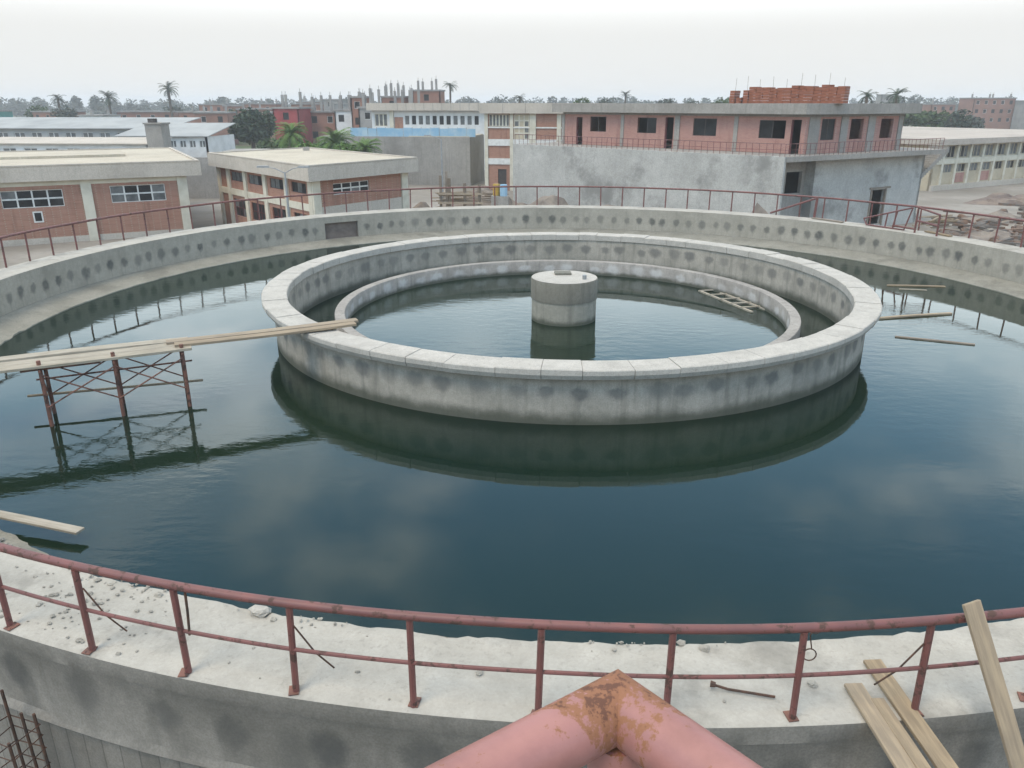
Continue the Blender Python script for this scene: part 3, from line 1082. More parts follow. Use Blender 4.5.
# ------------------------------------------------------------------ rebar cage standing against the tank at the left
rc = thing('rebar_cage', (-5.35, -18.3, G), 'rusty reinforcing bar cage standing against the outside of the tank', 'rebar')
rp = pol(18.36, -107.2, 0)
ux = Vector((-math.sin(R(-106.2)), math.cos(R(-106.2)), 0))
uy = Vector((-ux.y, ux.x, 0))
tops = []
for i, (q, e) in enumerate(((-0.22, 0.14), (0.17, 0.14), (0.17, -0.16), (-0.22, -0.16), (-0.02, 0.14))):
    b = rp + ux * q + uy * e
    zt = (-0.62, -0.80, -0.9, -0.6, -0.85)[i]
    MB().tube([(b.x, b.y, G), (b.x + 0.02, b.y, -2), (b.x - 0.015, b.y + 0.01, zt)], 0.016, 6).build('bar', M['rebar'], rc)
for zc_ in [-0.92 - 0.17 * i for i in range(13)]:
    ring_pts = [rp + ux * q + uy * e + Vector((0, 0, zc_ + random.uniform(-0.03, 0.03))) for q, e in ((-0.24, 0.16), (0.19, 0.16), (0.19, -0.18), (-0.24, -0.18))]
    MB().tube(ring_pts + [ring_pts[0]], 0.007, 5).build('stirrup', M['rebar'], rc)

# ------------------------------------------------------------------ the camera's own landing with its thick primed handrail
hp = Vector((0.055, -22.815, 4.50))
dl_ = (Vector((-0.085, -22.925, 4.5)) - hp).normalized()
dr_ = (Vector((0.145, -22.905, 4.5)) - hp).normalized()
land = thing('stair_landing', (0, -24.0, G), 'raised concrete landing behind the handrail corner', 'landing')
c0 = hp.xy + (dl_ + dr_).xy.normalized() * -0.06
La, Lb = 1.9, 1.9
quad = [(c0.x, c0.y), (c0.x + dl_.x * La, c0.y + dl_.y * La), (c0.x + (dl_.x + dr_.x) * La, c0.y + (dl_.y + dr_.y) * La), (c0.x + dr_.x * La, c0.y + dr_.y * La)]
MB().prism(quad, 3.25, 3.45).build('slab', M['cast'], land)
for q in quad:
    cx_, cy_ = q[0] * 0.86 + 0.14 * sum(p[0] for p in quad) / 4, q[1] * 0.86 + 0.14 * sum(p[1] for p in quad) / 4
    MB().box((cx_, cy_, (3.25 + G) / 2), (0.2, 0.2, 3.25 - G)).build('column', M['cast'], land)
hr = thing('landing_handrail', (hp.x, hp.y, 3.45), 'thick pink primed pipe handrail corner with rust runs', 'handrail')
RP = 0.0275
nn = (dl_ + dr_).normalized()
pn = Vector((-nn.y, nn.x, 0))
for d_ in (dl_, dr_):
    mb = MB().tube([hp + d_ * t for t in (0.0, 0.07, 0.1, 0.2, 0.5, 1.0, 1.85)], RP, 48)
    for i in range(48):                       # both pipes are cut to the mitre plane at the corner
        q = Vector(mb.v[i])
        q = q - d_ * ((q - hp).dot(pn) / d_.dot(pn))
        e_ = (q - hp).dot(-nn) - RP * 1.12
        if e_ > 0:
            q += nn * e_ * 0.85               # the point of the mitre is ground blunt
        mb.v[i] = q[:]
    mb.build('top_pipe', M['pipe'], hr, smooth=True)
cp = hp + nn * 0.012
MB().tube([(cp.x, cp.y, 3.45), (cp.x, cp.y, 4.48)], 0.024, 24).build('post', M['pipe'], hr, smooth=True)
for d_ in (dl_, dr_):
    q = hp + d_ * 1.8
    MB().tube([(q.x, q.y, 3.45), (q.x, q.y, 4.49)], 0.024, 16).build('post', M['pipe'], hr, smooth=True)
    MB().tube([Vector((cp.x, cp.y, 3.98)) + d_ * 0.0, Vector((q.x, q.y, 3.98))], 0.018, 12).build('middle_pipe', M['pipe'], hr, smooth=True)

# ------------------------------------------------------------------ building helpers
class Fac:
    """A facade line: s runs left to right seen from outside, off is positive outwards."""

    def __init__(self, p0, p1):
        self.p0 = Vector((p0[0], p0[1], 0))
        d = Vector((p1[0], p1[1], 0)) - self.p0
        self.L = d.length
        self.u = d / self.L
        self.n = Vector((self.u.y, -self.u.x, 0))

    def P(self, s, z, off=0.0):
        return self.p0 + self.u * s + self.n * off + Vector((0, 0, z))

    def box(self, s0, s1, z0, z1, o0, o1, mb=None):
        mb = mb or MB()
        a = [self.P(s, z, o) for z in (z0, z1) for s, o in ((s0, o1), (s1, o1), (s1, o0), (s0, o0))]
        return mb.add(a, [(0, 3, 2, 1), (4, 5, 6, 7), (0, 1, 5, 4), (1, 2, 6, 5), (2, 3, 7, 6), (3, 0, 4, 7)])

    def wall(self, s0, s1, z0, z1, ops=(), th=0.25, off=0.0):
        """Wall with real openings (s0, s1, z0, z1) and their reveals."""
        mb = MB()
        ss = sorted({s0, s1, *[v for o in ops for v in o[:2]]})
        zs = sorted({z0, z1, *[v for o in ops for v in o[2:4]]})

        def hole(s, z):
            return any(o[0] < s < o[1] and o[2] < z < o[3] for o in ops)
        for i in range(len(ss) - 1):
            for j in range(len(zs) - 1):
                a, b, c, d = ss[i], ss[i + 1], zs[j], zs[j + 1]
                if hole((a + b) / 2, (c + d) / 2):
                    continue
                mb.add([self.P(a, c, off), self.P(b, c, off), self.P(b, d, off), self.P(a, d, off)], [(0, 1, 2, 3)])
                mb.add([self.P(a, c, off - th), self.P(b, c, off - th), self.P(b, d, off - th), self.P(a, d, off - th)], [(3, 2, 1, 0)])
        for a, b, c, d in [o[:4] for o in ops] + [(s0, s1, z0, z1)]:
            for q in ([(a, c), (a, d)], [(b, c), (b, d)], [(a, c), (b, c)], [(a, d), (b, d)]):
                mb.add([self.P(*q[0], off), self.P(*q[1], off), self.P(*q[1], off - th), self.P(*q[0], off - th)], [(0, 1, 2, 3)])
        return mb


def window(f, root, s0, s1, z0, z1, nc, nr, fm, pm=None, off=-0.08, bw=0.06, name='window', label=None):
    """Frame with bars as the part, each pane a sub-part of it."""
    mb = MB()
    e = 0.003
    for i in range(nc + 1):
        x = s0 + (s1 - s0) * i / nc
        f.box(max(s0 + e, x - bw / 2), min(s1 - e, x + bw / 2), z0 + e, z1 - e, off - 0.05, off, mb)
    for j in range(nr + 1):
        z = z0 + (z1 - z0) * j / nr
        f.box(s0 + e, s1 - e, max(z0 + e, z - bw / 2), min(z1 - e, z + bw / 2), off - 0.048, off + 0.002, mb)
    o = mb.build(name, fm, root)
    if label:
        o['label'] = label
    for i in range(nc):
        for j in range(nr):
            if pm is None:
                continue
            m = pm[random.randrange(len(pm))]
            if m is None:
                continue
            a, b = s0 + (s1 - s0) * i / nc, s0 + (s1 - s0) * (i + 1) / nc
            c, d = z0 + (z1 - z0) * j / nr, z0 + (z1 - z0) * (j + 1) / nr
            f.box(a, b, c, d, off - 0.032, off - 0.022).build('pane', m, o)
    return o


def shell(root, quad, z0, z1, mats, fronts, th=0.25):
    """Plain walls on the edges of a quad whose facades are not built in detail."""
    for i in range(4):
        if i in fronts:
            continue
        f = Fac(quad[i], quad[(i + 1) % 4])
        f.wall(0.0, f.L, z0, z1, (), th).build('wall', mats, root)


# ------------------------------------------------------------------ low brick workshop at the left
P1 = Vector((-30.4, 38.45, 0))
u_ = Vector((0.851, 0.526, 0))
f = Fac(P1 - u_ * 30, P1)
ws = thing('brick_workshop', f.P(15, G), 'long low pink brick building with a broad pale concrete roof slab', 'building')
ops = [(17.5, 21.5, -2.30, -1.04), (24.7, 28.6, -2.25, -0.97), (10.2, 14.2, -2.30, -1.04), (19.3, 19.95, -3.40, -2.58)]
f.wall(0, 30, -4.55, -0.76, ops).build('wall', M['brick'], ws)
f.wall(0, 30, G, -4.55, (), 0.27, 0.02).build('plinth', M['fascia'], ws)
f.box(0, 30.02, -0.76, -0.40, -0.25, 0.04).build('beam', M['cream'], ws)
for s in (8.6, 15.5, 22.75, 29.55):
    f.box(s, s + 0.72, G, -0.405, -0.2, 0.14).build('column', M['cream'], ws)
for o_ in ops[:3]:
    window(f, ws, *o_, 4, 2, M['frame_white'], [M['pane'], M['pane'], M['pane_pale']], bw=0.11)
v = window(f, ws, *ops[3], 1, 1, M['frame_white'], [M['pane']], off=0.02, bw=0.2, name='vent')
qd = [f.P(0, 0).xy, f.P(30, 0).xy, f.P(30, 0, -20.5).xy, f.P(0, 0, -20.5).xy]
shell(ws, qd, G, -0.42, M['brick'], (0,))
rq = [f.P(-1.2, 0, 0.5).xy, f.P(31.4, 0, 0.5).xy, f.P(31.4, 0, -21.5).xy, f.P(-1.2, 0, -21.5).xy]
rf = MB().prism(rq, -0.40, 0.62).build('roof', M['fascia'], ws)
f.box(-1.1, 31.3, 0.62, 0.66, -21.4, 0.4).build('screed', M['roofcon'], rf)
for s0, s1, o0, o1 in ((-1.15, 31.35, -21.45, -21.2), (31.1, 31.35, -21.2, 0.45), (-1.15, 31.1, 0.2, 0.45)):
    f.box(s0, s1, 0.662, 0.76, o0, o1).build('kerb', M['fascia'], rf)
f.box(3, 26.5, 0.665, 0.86, -15.5, -9.0).build('raised_deck', M['roofcon'], rf)

# ------------------------------------------------------------------ two storey brick block behind the rim
near, rgt, lft = Vector((-17.5, 30.9, 0)), Vector((-12.38, 38.8, 0)), Vector((-29.75, 43.8, 0))
fr = rgt + lft - near
f = Fac(near, rgt)
b2 = thing('brick_block', (-20, 37, G), 'two storey pink brick block with cream columns and overhanging pale flat roof', 'building')
wo_ = (1.8, 5.25, -1.17, -0.38)
f.wall(0, f.L, -1.9, -0.03, [wo_]).build('wall', M['brick'], b2)
f.wall(0, f.L, G, -1.9, (), 0.27, 0.02).build('lower_wall', M['fascia'], b2)
window(f, b2, *wo_, 4, 2, M['frame_white'], [M['pane'], M['pane'], M['pane_pale']], bw=0.10)
for s in (-0.1, 8.6):
    f.box(s, s + 0.65, G, -0.035, -0.2, 0.13).build('column', M['cream'], b2)
f2 = Fac(lft, near)
o_up = [(10.5, 12.9, -1.05, -0.33), (14.3, 16.7, -1.05, -0.33), (6.4, 9.0, -1.05, -0.33), (2.7, 5.2, -1.05, -0.33)]
f2.wall(0, f2.L, -1.70, -0.03, o_up).build('wall', M['brick'], b2)
o_lo = [(2.7, 5.2, -3.9, -2.5), (6.4, 9.0, -3.9, -2.5), (10.5, 12.9, -3.9, -2.5), (14.3, 16.7, -3.9, -2.5)]
f2.wall(0, f2.L, G, -2.2, o_lo).build('lower_wall', M['brick'], b2)
f2.box(0, f2.L, -2.2, -1.70, -0.25, 0.10).build('floor_beam', M['cream'], b2)
for o_ in o_up:
    window(f2, b2, *o_, 3, 1, M['frame_dark'], [M['pane'], M['pane_pale']])
for o_ in o_lo:
    window(f2, b2, *o_, 3, 2, M['frame_red'], [M['pane'], M['pane'], M['pane_pale']])
for s in (-0.2, 1.95, 5.5, 9.4, 13.25, 17.2):
    f2.box(s, s + 0.58, G, -0.035, -0.2, 0.14).build('column', M['cream'], b2)
shell(b2, [near.xy, rgt.xy, fr.xy, lft.xy], G, -0.03, M['brick'], (0, 3))
cen = (near + fr) / 2


def grow(q, d):
    """Quad pushed outwards by d on every side."""
    out = []
    for i in range(4):
        a, b, c = Vector(q[i - 1][:2]), Vector(q[i][:2]), Vector(q[(i + 1) % 4][:2])
        e1, e2 = (b - a).normalized(), (c - b).normalized()
        n1_, n2_ = Vector((e1.y, -e1.x)), Vector((e2.y, -e2.x))
        k = d / (1 + n1_.dot(n2_))
        out.append((b.x + (n1_.x + n2_.x) * k, b.y + (n1_.y + n2_.y) * k))
    return out


q0 = [near, rgt, fr, lft]
rf = MB().prism(grow(q0, 0.65), -0.03, 0.94).build('roof', M['fascia'], b2)
MB().prism(grow(q0, 0.55), 0.94, 0.97).build('screed', M['roofcon'], rf)
qk, ql = grow(q0, 0.62), grow(q0, 0.38)
for i in range(4):
    j = (i + 1) % 4
    MB().prism([qk[i], qk[j], ql[j], ql[i]], 0.972, 1.06).build('kerb', M['fascia'], rf)
MB().box((-23.5, 48.5, 1.12), (0.5, 0.4, 0.30), 0.6).build('vent_box', M['cast'], rf)

# ------------------------------------------------------------------ unfinished building at the right: grey lower storey, terrace, rose brick upper storey
T0, T, T2 = Vector((-5.22, 54.7, 0)), Vector((15.84, 36.91, 0)), Vector((32.25, 48.57, 0))
u1 = (T - T0).normalized()
i1 = Vector((-u1.y, u1.x, 0))
u2 = (T2 - T).normalized()
i2 = Vector((-u2.y, u2.x, 0))
cb_ = thing('unfinished_building', (14, 45, G), 'unfinished two storey building with grey rendered lower wall, terrace and rose brick upper floor', 'building')
c1 = Fac(T0, T)
# top edge of the lower wall is ragged
mb = MB()
nseg = 60
for k in range(nseg):
    s0, s1 = c1.L * k / nseg, c1.L * (k + 1) / nseg
    zt = 1.30 + 0.05 * noise.noise(Vector((k * 0.7, 0, 3)))
    zt2 = 1.30 + 0.05 * noise.noise(Vector(((k + 1) * 0.7, 0, 3)))
    mb.add([c1.P(s0, G), c1.P(s1, G), c1.P(s1, zt2), c1.P(s0, zt)], [(0, 1, 2, 3)])
    mb.add([c1.P(s0, zt), c1.P(s1, zt2), c1.P(s1, zt2, -0.3), c1.P(s0, zt, -0.3)], [(0, 1, 2, 3)])
mb.add([c1.P(0, G), c1.P(0, 1.3), c1.P(0, 1.3, -0.3), c1.P(0, G, -0.3)], [(0, 1, 2, 3)])
mb.add([c1.P(c1.L, G), c1.P(c1.L, 1.3), c1.P(c1.L, 1.3, -0.3), c1.P(c1.L, G, -0.3)], [(0, 1, 2, 3)])
mb.build('lower_wall', M['render'], cb_)
lw = c1.wall(-0.0, 0.001, G, 1.2, ())
back = T0 + i1 * 16
sl = [(T0 + i1 * 0.3).xy, (T + i1 * 0.3).xy, (T + u2 * 0.2).xy, T2.xy, (T2 + i2 * 14).xy, (T0 + i1 * 14).xy]
MB().prism(sl, 0.90, 1.28).build('terrace_slab', M['cast'], cb_)
Fac(T0 + i1 * 14, T0 + i1 * 0.3).wall(0, 13.7, G, 0.9).build('wall', M['render'], cb_)
W0 = T + i2 * 1.2
c2 = Fac(W0, W0 + u2 * 20)
door_o = (12.64, 14.5, -4.75, -1.85)
c2.wall(5.35, 19.4, G, 0.90, [door_o], 0.3).build('lower_wall', M['render'], cb_)
win_o = (2.9, 4.75, -1.70, -0.05)
c2.wall(1.05, 5.35, G, 0.90, [win_o], 0.3, -0.9).build('recess_wall', M['cast'], cb_)
c2.box(2.6, 5.0, -1.9, 0.2, -0.905, -0.84).build('opening_surround', M['fascia'], cb_) if False else None
Fac(W0 + u2 * 5.35 - i2 * 0, W0 + u2 * 5.35 + i2 * 0.9).wall(0.0, 0.9, G, 0.9).build('wall', M['render'], cb_)
Fac(W0 + u2 * 19.4, W0 + u2 * 19.4 + i2 * 12).wall(0, 12, G, 0.9).build('wall', M['render'], cb_)
# interior partition coloured near black: painted shade behind the openings
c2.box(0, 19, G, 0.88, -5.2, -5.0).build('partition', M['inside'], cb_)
dj = MB()
c2.box(12.5, 12.68, -4.9, -1.75, -0.1, 0.06, dj)
c2.box(14.46, 14.62, -4.9, -1.75, -0.1, 0.06, dj)
c2.box(12.3, 15.1, -1.78, -1.62, -0.12, 0.07, dj)
dj.build('door_frame', M['wood_dark'], cb_)
# stair at the right hand end of the terrace
st = MB()
for k in range(16):
    s = 19.7 + k * 0.26
    z = -1.35 + k * 0.165
    c2.box(s, s + 0.28, z - 0.32, z + 0.165, -2.4, -0.6, st)
st.build('stair_flight', M['cast'], cb_)
st = MB()
for k in range(15):
    s = 23.6 - k * 0.26
    z = G + k * 0.24
    c2.box(s - 0.28, s, G, z + 0.24, -4.3, -2.5, st)
st.build('stair_flight', M['cast'], cb_)
c2.box(19.42, 19.9, G, -1.5, -2.4, -0.62).build('stair_pier', M['cast'], cb_)
# upper storey
UC = Vector((18.02, 40.3, 0))
a1 = Fac(UC - u1 * 30, UC)
o1_ = [(9.13, 11.0, 2.5, 3.82), (14.5, 16.5, 2.5, 3.8), (20.2, 22.4, 2.42, 3.8), (26.2, 28.4, 2.38, 3.74)]
d1_ = [(7.45, 8.2, 1.30, 3.75), (17.4, 18.25, 1.30, 3.85), (28.85, 29.65, 1.30, 3.8)]
a1.wall(5.8, 30, 1.30, 4.0, o1_ + d1_).build('upper_wall', M['brick_c'], cb_)
a1.box(5.8, 30.02, 4.0, 4.2, -0.25, 0.03).build('ring_beam', M['cast'], cb_)
a2 = Fac(UC, UC + u2 * 13)
o2_ = [(1.85, 3.45, 2.28, 3.85), (5.35, 6.95, 2.28, 3.82), (9.2, 10.85, 2.28, 3.8)]
a2.wall(0, 12.2, 1.30, 4.0, o2_).build('upper_wall', M['brick_c'], cb_)
a2.box(0.04, 12.2, 4.0, 4.2, -0.25, 0.03).build('ring_beam', M['cast'], cb_)
for s, wd in ((5.7, 0.35), (12.7, 0.33), (18.4, 0.5), (24.0, 0.36)):
    a1.box(s, s + wd, 1.30, 4.0, -0.2, 0.07).build('pilaster', M['cast'], cb_)
for s, wd in ((0.35, 1.2), (4.1, 0.85), (7.5, 0.9), (11.5, 0.55)):
    a2.box(s, s + wd, 1.30, 4.0, -0.2, 0.07).build('pilaster', M['cast'], cb_)
for k, o_ in enumerate(o1_):
    window(a1, cb_, *o_, 2, 1, M['frame_dark'], [M['pane'], M['pane'], None], bw=0.08)
for o_ in o2_[:1]:
    window(a2, cb_, *o_, 2, 1, M['frame_dark'], [M['pane']], bw=0.08)
for o_ in d1_:
    a1.box(o_[0] + 0.01, o_[0] + 0.11, o_[2] + 0.003, o_[3] - 0.003, -0.2, -0.05).build('door_frame', M['frame_red'], cb_)
Fac(UC + u2 * 12.2, UC + u2 * 12.2 + i2 * 9).wall(0, 9, 1.30, 4.2, [(2, 3.6, 2.3, 3.8)]).build('upper_wall', M['brick_c'], cb_)
bk = Fac(UC + u2 * 12.2 + i2 * 9, UC + i2 * 9 - u1 * 0)
bk.wall(0, 12.2, 1.30, 4.2, [(1.2, 3.0, 2.2, 3.8), (5.0, 6.8, 2.2, 3.8)]).build('upper_wall', M['brick_c'], cb_)
a1.box(5.9, 29.0, 1.30, 4.18, -7.2, -7.0).build('partition', M['inside'], cb_)  # near black too, shade of the upper rooms in its colour
Fac(a1.P(5.8, 0, -8), a1.P(5.8, 0)).wall(0, 8, 1.30, 4.2).build('upper_wall', M['brick_c'], cb_)
ro = [a1.P(5.0, 0, 0.75).xy, (UC + (-i1) * 0.75 + (-i2) * 0.0 + u1 * 0.25).xy, (UC + (-i2) * 0.75 + u2 * 0.6).xy, a2.P(13.3, 0, 0.75).xy, a2.P(13.3, 0, -10).xy, a1.P(5.0, 0, -9.5).xy]
rf = MB().prism(ro, 4.2, 4.97).build('roof_slab', M['cast'], cb_)

# terrace railing: many thin uprights
tr_ = thing('terrace_railing', (14, 42, 1.3), 'thin brown red railing along the edge of the unfinished terrace', 'railing')
pm_ = MB().tube([(0, 0, 0), (0, 0, 0.92)], 0.022, 5).mesh('upright', M['rail_far'])
c2s = Fac(T, T2)
for ff, e in ((c1, 27.4), (c2s, 20.0)):
    k = 0.15
    while k < e:
        inst('upright', pm_, tr_, ff.P(k, 1.28, -0.14), (random.gauss(0, 0.03), random.gauss(0, 0.03), 0))
        k += 0.55
    for z in (2.18, 1.75):
        MB().tube([ff.P(0.1 + (e - 0.1) * q / 10, z + 0.02 * math.sin(q * 2.1), -0.14) for q in range(11)], 0.024 if z > 2 else 0.014, 5).build('rail', M['rail_far'], tr_)

# stacked raw brick parapet on the roof
bw = thing('raw_brick_stack', a1.P(27, 4.97, -3), 'long stack of raw red bricks with ragged top on the concrete roof', 'bricks')
rnd = random.Random(3)
qs = [a1.P(22.6 + k * 0.60, 0, -2.2) for k in range(16)]
for k in range(16):
    q = qs[k]
    hgt = 1.16 + 0.07 * k / 8 + rnd.uniform(-0.10, 0.10)
    if k == 0:
        hgt = 1.0
    if k == 1:
        hgt = 0.45
    if k == 2:
        hgt = 1.02
    wd = 0.60 if k > 2 else 0.45
    ang = math.atan2(u1.y, u1.x)
    mb = MB()
    nl_ = int(hgt / 0.2)
    for j in range(nl_):
        mb.box((q.x + rnd.uniform(-0.02, 0.02), q.y + rnd.uniform(-0.02, 0.02), 4.97 + (j + 0.5) * hgt / nl_), (wd + rnd.uniform(-0.03, 0.0), 0.9, hgt / nl_ - 0.015), ang + rnd.uniform(-0.02, 0.02))
    mb.build('brick_column', M['brick_raw'], bw)
for k in range(9):
    q = a1.P(22 + k * 1.15, 0, -3.2)
    MB().tube([(q.x, q.y, 4.97), (q.x + rnd.uniform(-.1, .1), q.y, 4.97 + rnd.uniform(1.7, 2.3))], 0.011, 4).build('starter_bar', M['rebar'], bw)

# ------------------------------------------------------------------ cream office wings behind
d2 = Fac((-9.79, 73.9), (-9.79 + 14 * 0.991, 73.9 - 14 * 0.132))
cw = thing('cream_office_block', d2.P(5, G, -4), 'cream framed office block with brick panels beside the grey lower wall', 'building')
d2.wall(0, 14, G, 3.85, [(1.5, 2.55, -4.9, -2.5), (0.45, 2.9, 2.35, 3.75)], 0.25).build('wall', M['brick'], cw)
for s, wd in ((-0.1, 0.42), (3.0, 0.4), (5.35, 0.75), (8.6, 0.5), (13.5, 0.5)):
    d2.box(s, s + wd, G, 3.85, -0.2, 0.16).build('column', M['cream'], cw)
for z0, z1 in ((0.2, 0.95), (-1.95, -1.25), (2.2, 2.35)):
    d2.box(0.32, 14, z0, z1, -0.2, 0.12).build('band', M['frame_white'], cw)
window(d2, cw, 0.45, 2.9, 2.38, 3.75, 6, 1, M['cream'], [M['pane_pale']], bw=0.16)
window(d2, cw, 3.5, 5.3, 0.95, 3.75, 3, 4, M['cream'], [M['pane_pale'], M['tan']], off=0.05, bw=0.15)
d2.box(1.5, 2.55, -4.9, -2.5, -0.22, -0.14).build('door', M['frame_dark'], cw)
Fac(d2.P(0, 0, -14), d2.P(0, 0)).wall(0, 14, G, 3.85).build('wall', M['cream'], cw)
Fac(d2.P(14, 0), d2.P(14, 0, -14)).wall(0, 14, G, 3.85).build('wall', M['cream'], cw)
d2.box(-0.6, 14.4, 3.85, 5.0, -14, 0.6).build('roof', M['fascia'], cw)
for s in (2.2, 4.9, 9.4):
    d2.box(s, s + 0.07, 3.9, 4.98, 0.598, 0.625).build('gutter_pipe', M['cast'], cw)
d1 = Fac((-31.3, 106.4), (-11.0, 104.0))
ow = thing('cream_office_wing', d1.P(9, G, -4), 'far cream wing with a long row of narrow windows under a white fascia', 'building')
wins = [(5.5 + 1.13 * k, 5.5 + 1.13 * k + 0.75, 1.75, 3.15) for k in range(11)]
d1.wall(0, 20, G, 3.9, [(0.5, 2.6, 1.5, 3.4)] + wins).build('wall', M['white'], ow)
d1.box(3.1, 3.7, G, 3.9, -0.1, 0.3).build('column', M['cream'], ow)
d1.box(3.8, 5.2, 1.2, 2.9, -0.1, 0.06).build('brick_panel', M['brick'], ow)
window(d1, ow, 0.5, 2.6, 1.5, 3.4, 3, 1, M['cream'], [M['pane_pale']], bw=0.2)
for o_ in wins:
    window(d1, ow, *o_, 1, 1, M['frame_white'], [M['pane'], M['pane_pale']], bw=0.1)
d1.box(-0.5, 20.3, 3.9, 5.0, -12, 0.9).build('roof', M['fascia'], ow)
for k in range(10):
    d1.box(4.6 + k * 1.45, 4.68 + k * 1.45, 3.95, 4.98, 0.899, 0.93).build('fascia_joint', M['cast'], ow)

# plain concrete basin building with blue sheeting along its top
gb = Fac((-26.2 - 6.0, 80.3 + 0.6), (-26.2 + 14.0, 80.3 - 1.4))
gx = thing('grey_basin', gb.P(10, G, -6), 'tall blank grey concrete basin wall below blue sheeting', 'basin')
gb.box(0, 20.0, G, 0.95, -9, 0).build('wall', M['cast'], gx)
gb.box(12.0, 19.9, 0.95, 1.05, -8.8, -0.1).build('top', M['roofcon'], gx)
bs = thing('blue_sheeting_fence', gb.P(10, 0.95), 'strip of pale blue sheeting fixed along the top of the grey basin', 'sheeting')
for k in range(14):
    s = 4.2 + k * 1.18
    mb = MB()
    e0, e1 = 0.06 * math.sin(k * 1.7), 0.06 * math.sin((k + 1) * 1.7)
    zt = 2.0 + 0.05 * math.sin(k * 2.3)
    gb.box(s, s + 1.16, 0.97, zt, -0.24 + e0, -0.21 + e0, mb)
    mb.build('sheet', M['blue_net'], bs)
    MB().tube([gb.P(s, 0.95, -0.28), gb.P(s, 2.1, -0.28)], 0.03, 5).build('stake', M['wood'], bs)

# ------------------------------------------------------------------ long tan building at the far right
e = Fac((43.5, 76.0), (43.5 + 0.821 * 46, 76.0 + 0.571 * 46))
tb_ = thing('tan_building', e.P(20, G, -10), 'long tan two storey building with a grid of pale columns and broad flat roof', 'building')
upo = [(1.95 + 2.76 * k, 1.95 + 2.76 * k + 2.1, -1.2, 0.15) for k in range(15)]
loo = [(1.95 + 2.76 * k, 1.95 + 2.76 * k + 2.1, -2.95, -2.0) for k in range(15)]
e.wall(0, 45, G, 0.33, upo + loo).build('wall', M['tan'], tb_)
for k in range(16):
    s = 1.45 + 2.76 * k
    e.box(s, s + 0.42, -4.35, 0.33, -0.1, 0.22).build('column', M['cream'], tb_)
e.box(0, 45, -1.92, -1.32, -0.1, 0.19).build('band', M['cream'], tb_)
e.box(0, 45, G, -4.35, -0.1, 0.3).build('plinth', M['fascia'], tb_)
for k in range(15):
    window(e, tb_, *upo[k], 3, 1, M['tan'], [M['pane_pale'], M['pane_pale'], M['pane']], bw=0.07)
    window(e, tb_, *loo[k], 3, 1, M['tan'], [M['pane_pale'], M['pane']], bw=0.07)
    if k % 3 != 2:
        e.box(loo[k][0], loo[k][1], -4.2, -3.05, -0.05, 0.05).build('brick_panel', M['brick_c'] if k % 2 else M['tan'], tb_)
Fac(e.P(0, 0, -36), e.P(0, 0)).wall(0, 36, G, 0.33).build('wall', M['tan'], tb_)
e.box(-0.8, 46, 0.33, 1.0, -37, 0.9).build('roof', M['tan_roof'], tb_)

# ------------------------------------------------------------------ pale sheds beyond the workshop


def shed(x0, x1, y0, y1, ze, zr, label, wm, rm, nwin, group='pale sheds'):
    t = thing('pale_shed', ((x0 + x1) / 2, y0, G), label, 'shed', group)
    f_ = Fac((x0, y0), (x1, y0))
    step_ = (x1 - x0) / max(1, nwin)
    op_ = [(step_ * (k + 0.2), step_ * (k + 0.8), ze - 1.5, ze - 0.55) for k in range(nwin)]
    f_.wall(0, f_.L, G, ze, op_).build('wall', wm, t)
    for o_ in op_:
        window(f_, t, *o_, 2, 1, M['frame_white'], [M['pane_pale']], bw=0.12)
    Fac((x1, y0), (x1, y1)).wall(0, y1 - y0, G, ze).build('wall', wm, t)
    mb_ = MB()
    mb_.add([(x0 - .5, y0 - .5, ze), (x1 + .5, y0 - .5, ze), (x1 + .5, y1, zr), (x0 - .5, y1, zr),
             (x0 - .5, y0 - .5, ze + .12), (x1 + .5, y0 - .5, ze + .12), (x1 + .5, y1, zr + .12), (x0 - .5, y1, zr + .12)],
            [(0, 3, 2, 1), (4, 5, 6, 7), (0, 1, 5, 4), (1, 2, 6, 5), (2, 3, 7, 6), (3, 0, 4, 7)])
    mb_.build('roof', rm, t)
    return t


shed(-66, -52.8, 93, 103, 0.35, 1.95, 'pale shed with a row of windows, right of the grey stair tower', M['white'], M['palesheet'], 9)
shed(-135, -62.5, 100, 112, 1.2, 2.6, 'long pale blue roofed shed reaching the left edge of the picture', M['palesheet'], M['palesheet'], 26)
shed(-80, -56, 82, 88, -0.2, 0.35, 'low flat pale shed just behind the brick workshop roof', M['white'], M['fascia'], 8)
tw = thing('stair_tower', (-53.9, 80, G), 'small square grey concrete tower above the workshop roof', 'tower')
MB().box((-53.9, 81.1, (G + 2.4) / 2), (2.2, 2.2, 2.4 - G)).build('wall', M['cast'], tw)
MB().box((-53.9, 81.1, 2.5), (2.5, 2.5, 0.2)).build('cap', M['cast'], tw)
MB().box((-54.3, 80.9, 2.85), (0.9, 0.8, 0.5)).build('tank_box', M['frame_dark'], tw)
# grey walled yard between the workshop and the brick block
yw = thing('yard_wall', (-33, 60, G), 'low grey block wall between workshop and brick block', 'wall')
yf = Fac((-47, 62), (-30, 64))
yf.wall(0, yf.L, G, -0.6, (), 0.25).build('wall', M['cast'], yw)
yf.box(9.5, 13.5, G, 0.05, -5, 0.4).build('pier', M['cast'], yw)

# ------------------------------------------------------------------ village houses
VH = 'village houses beyond the works'


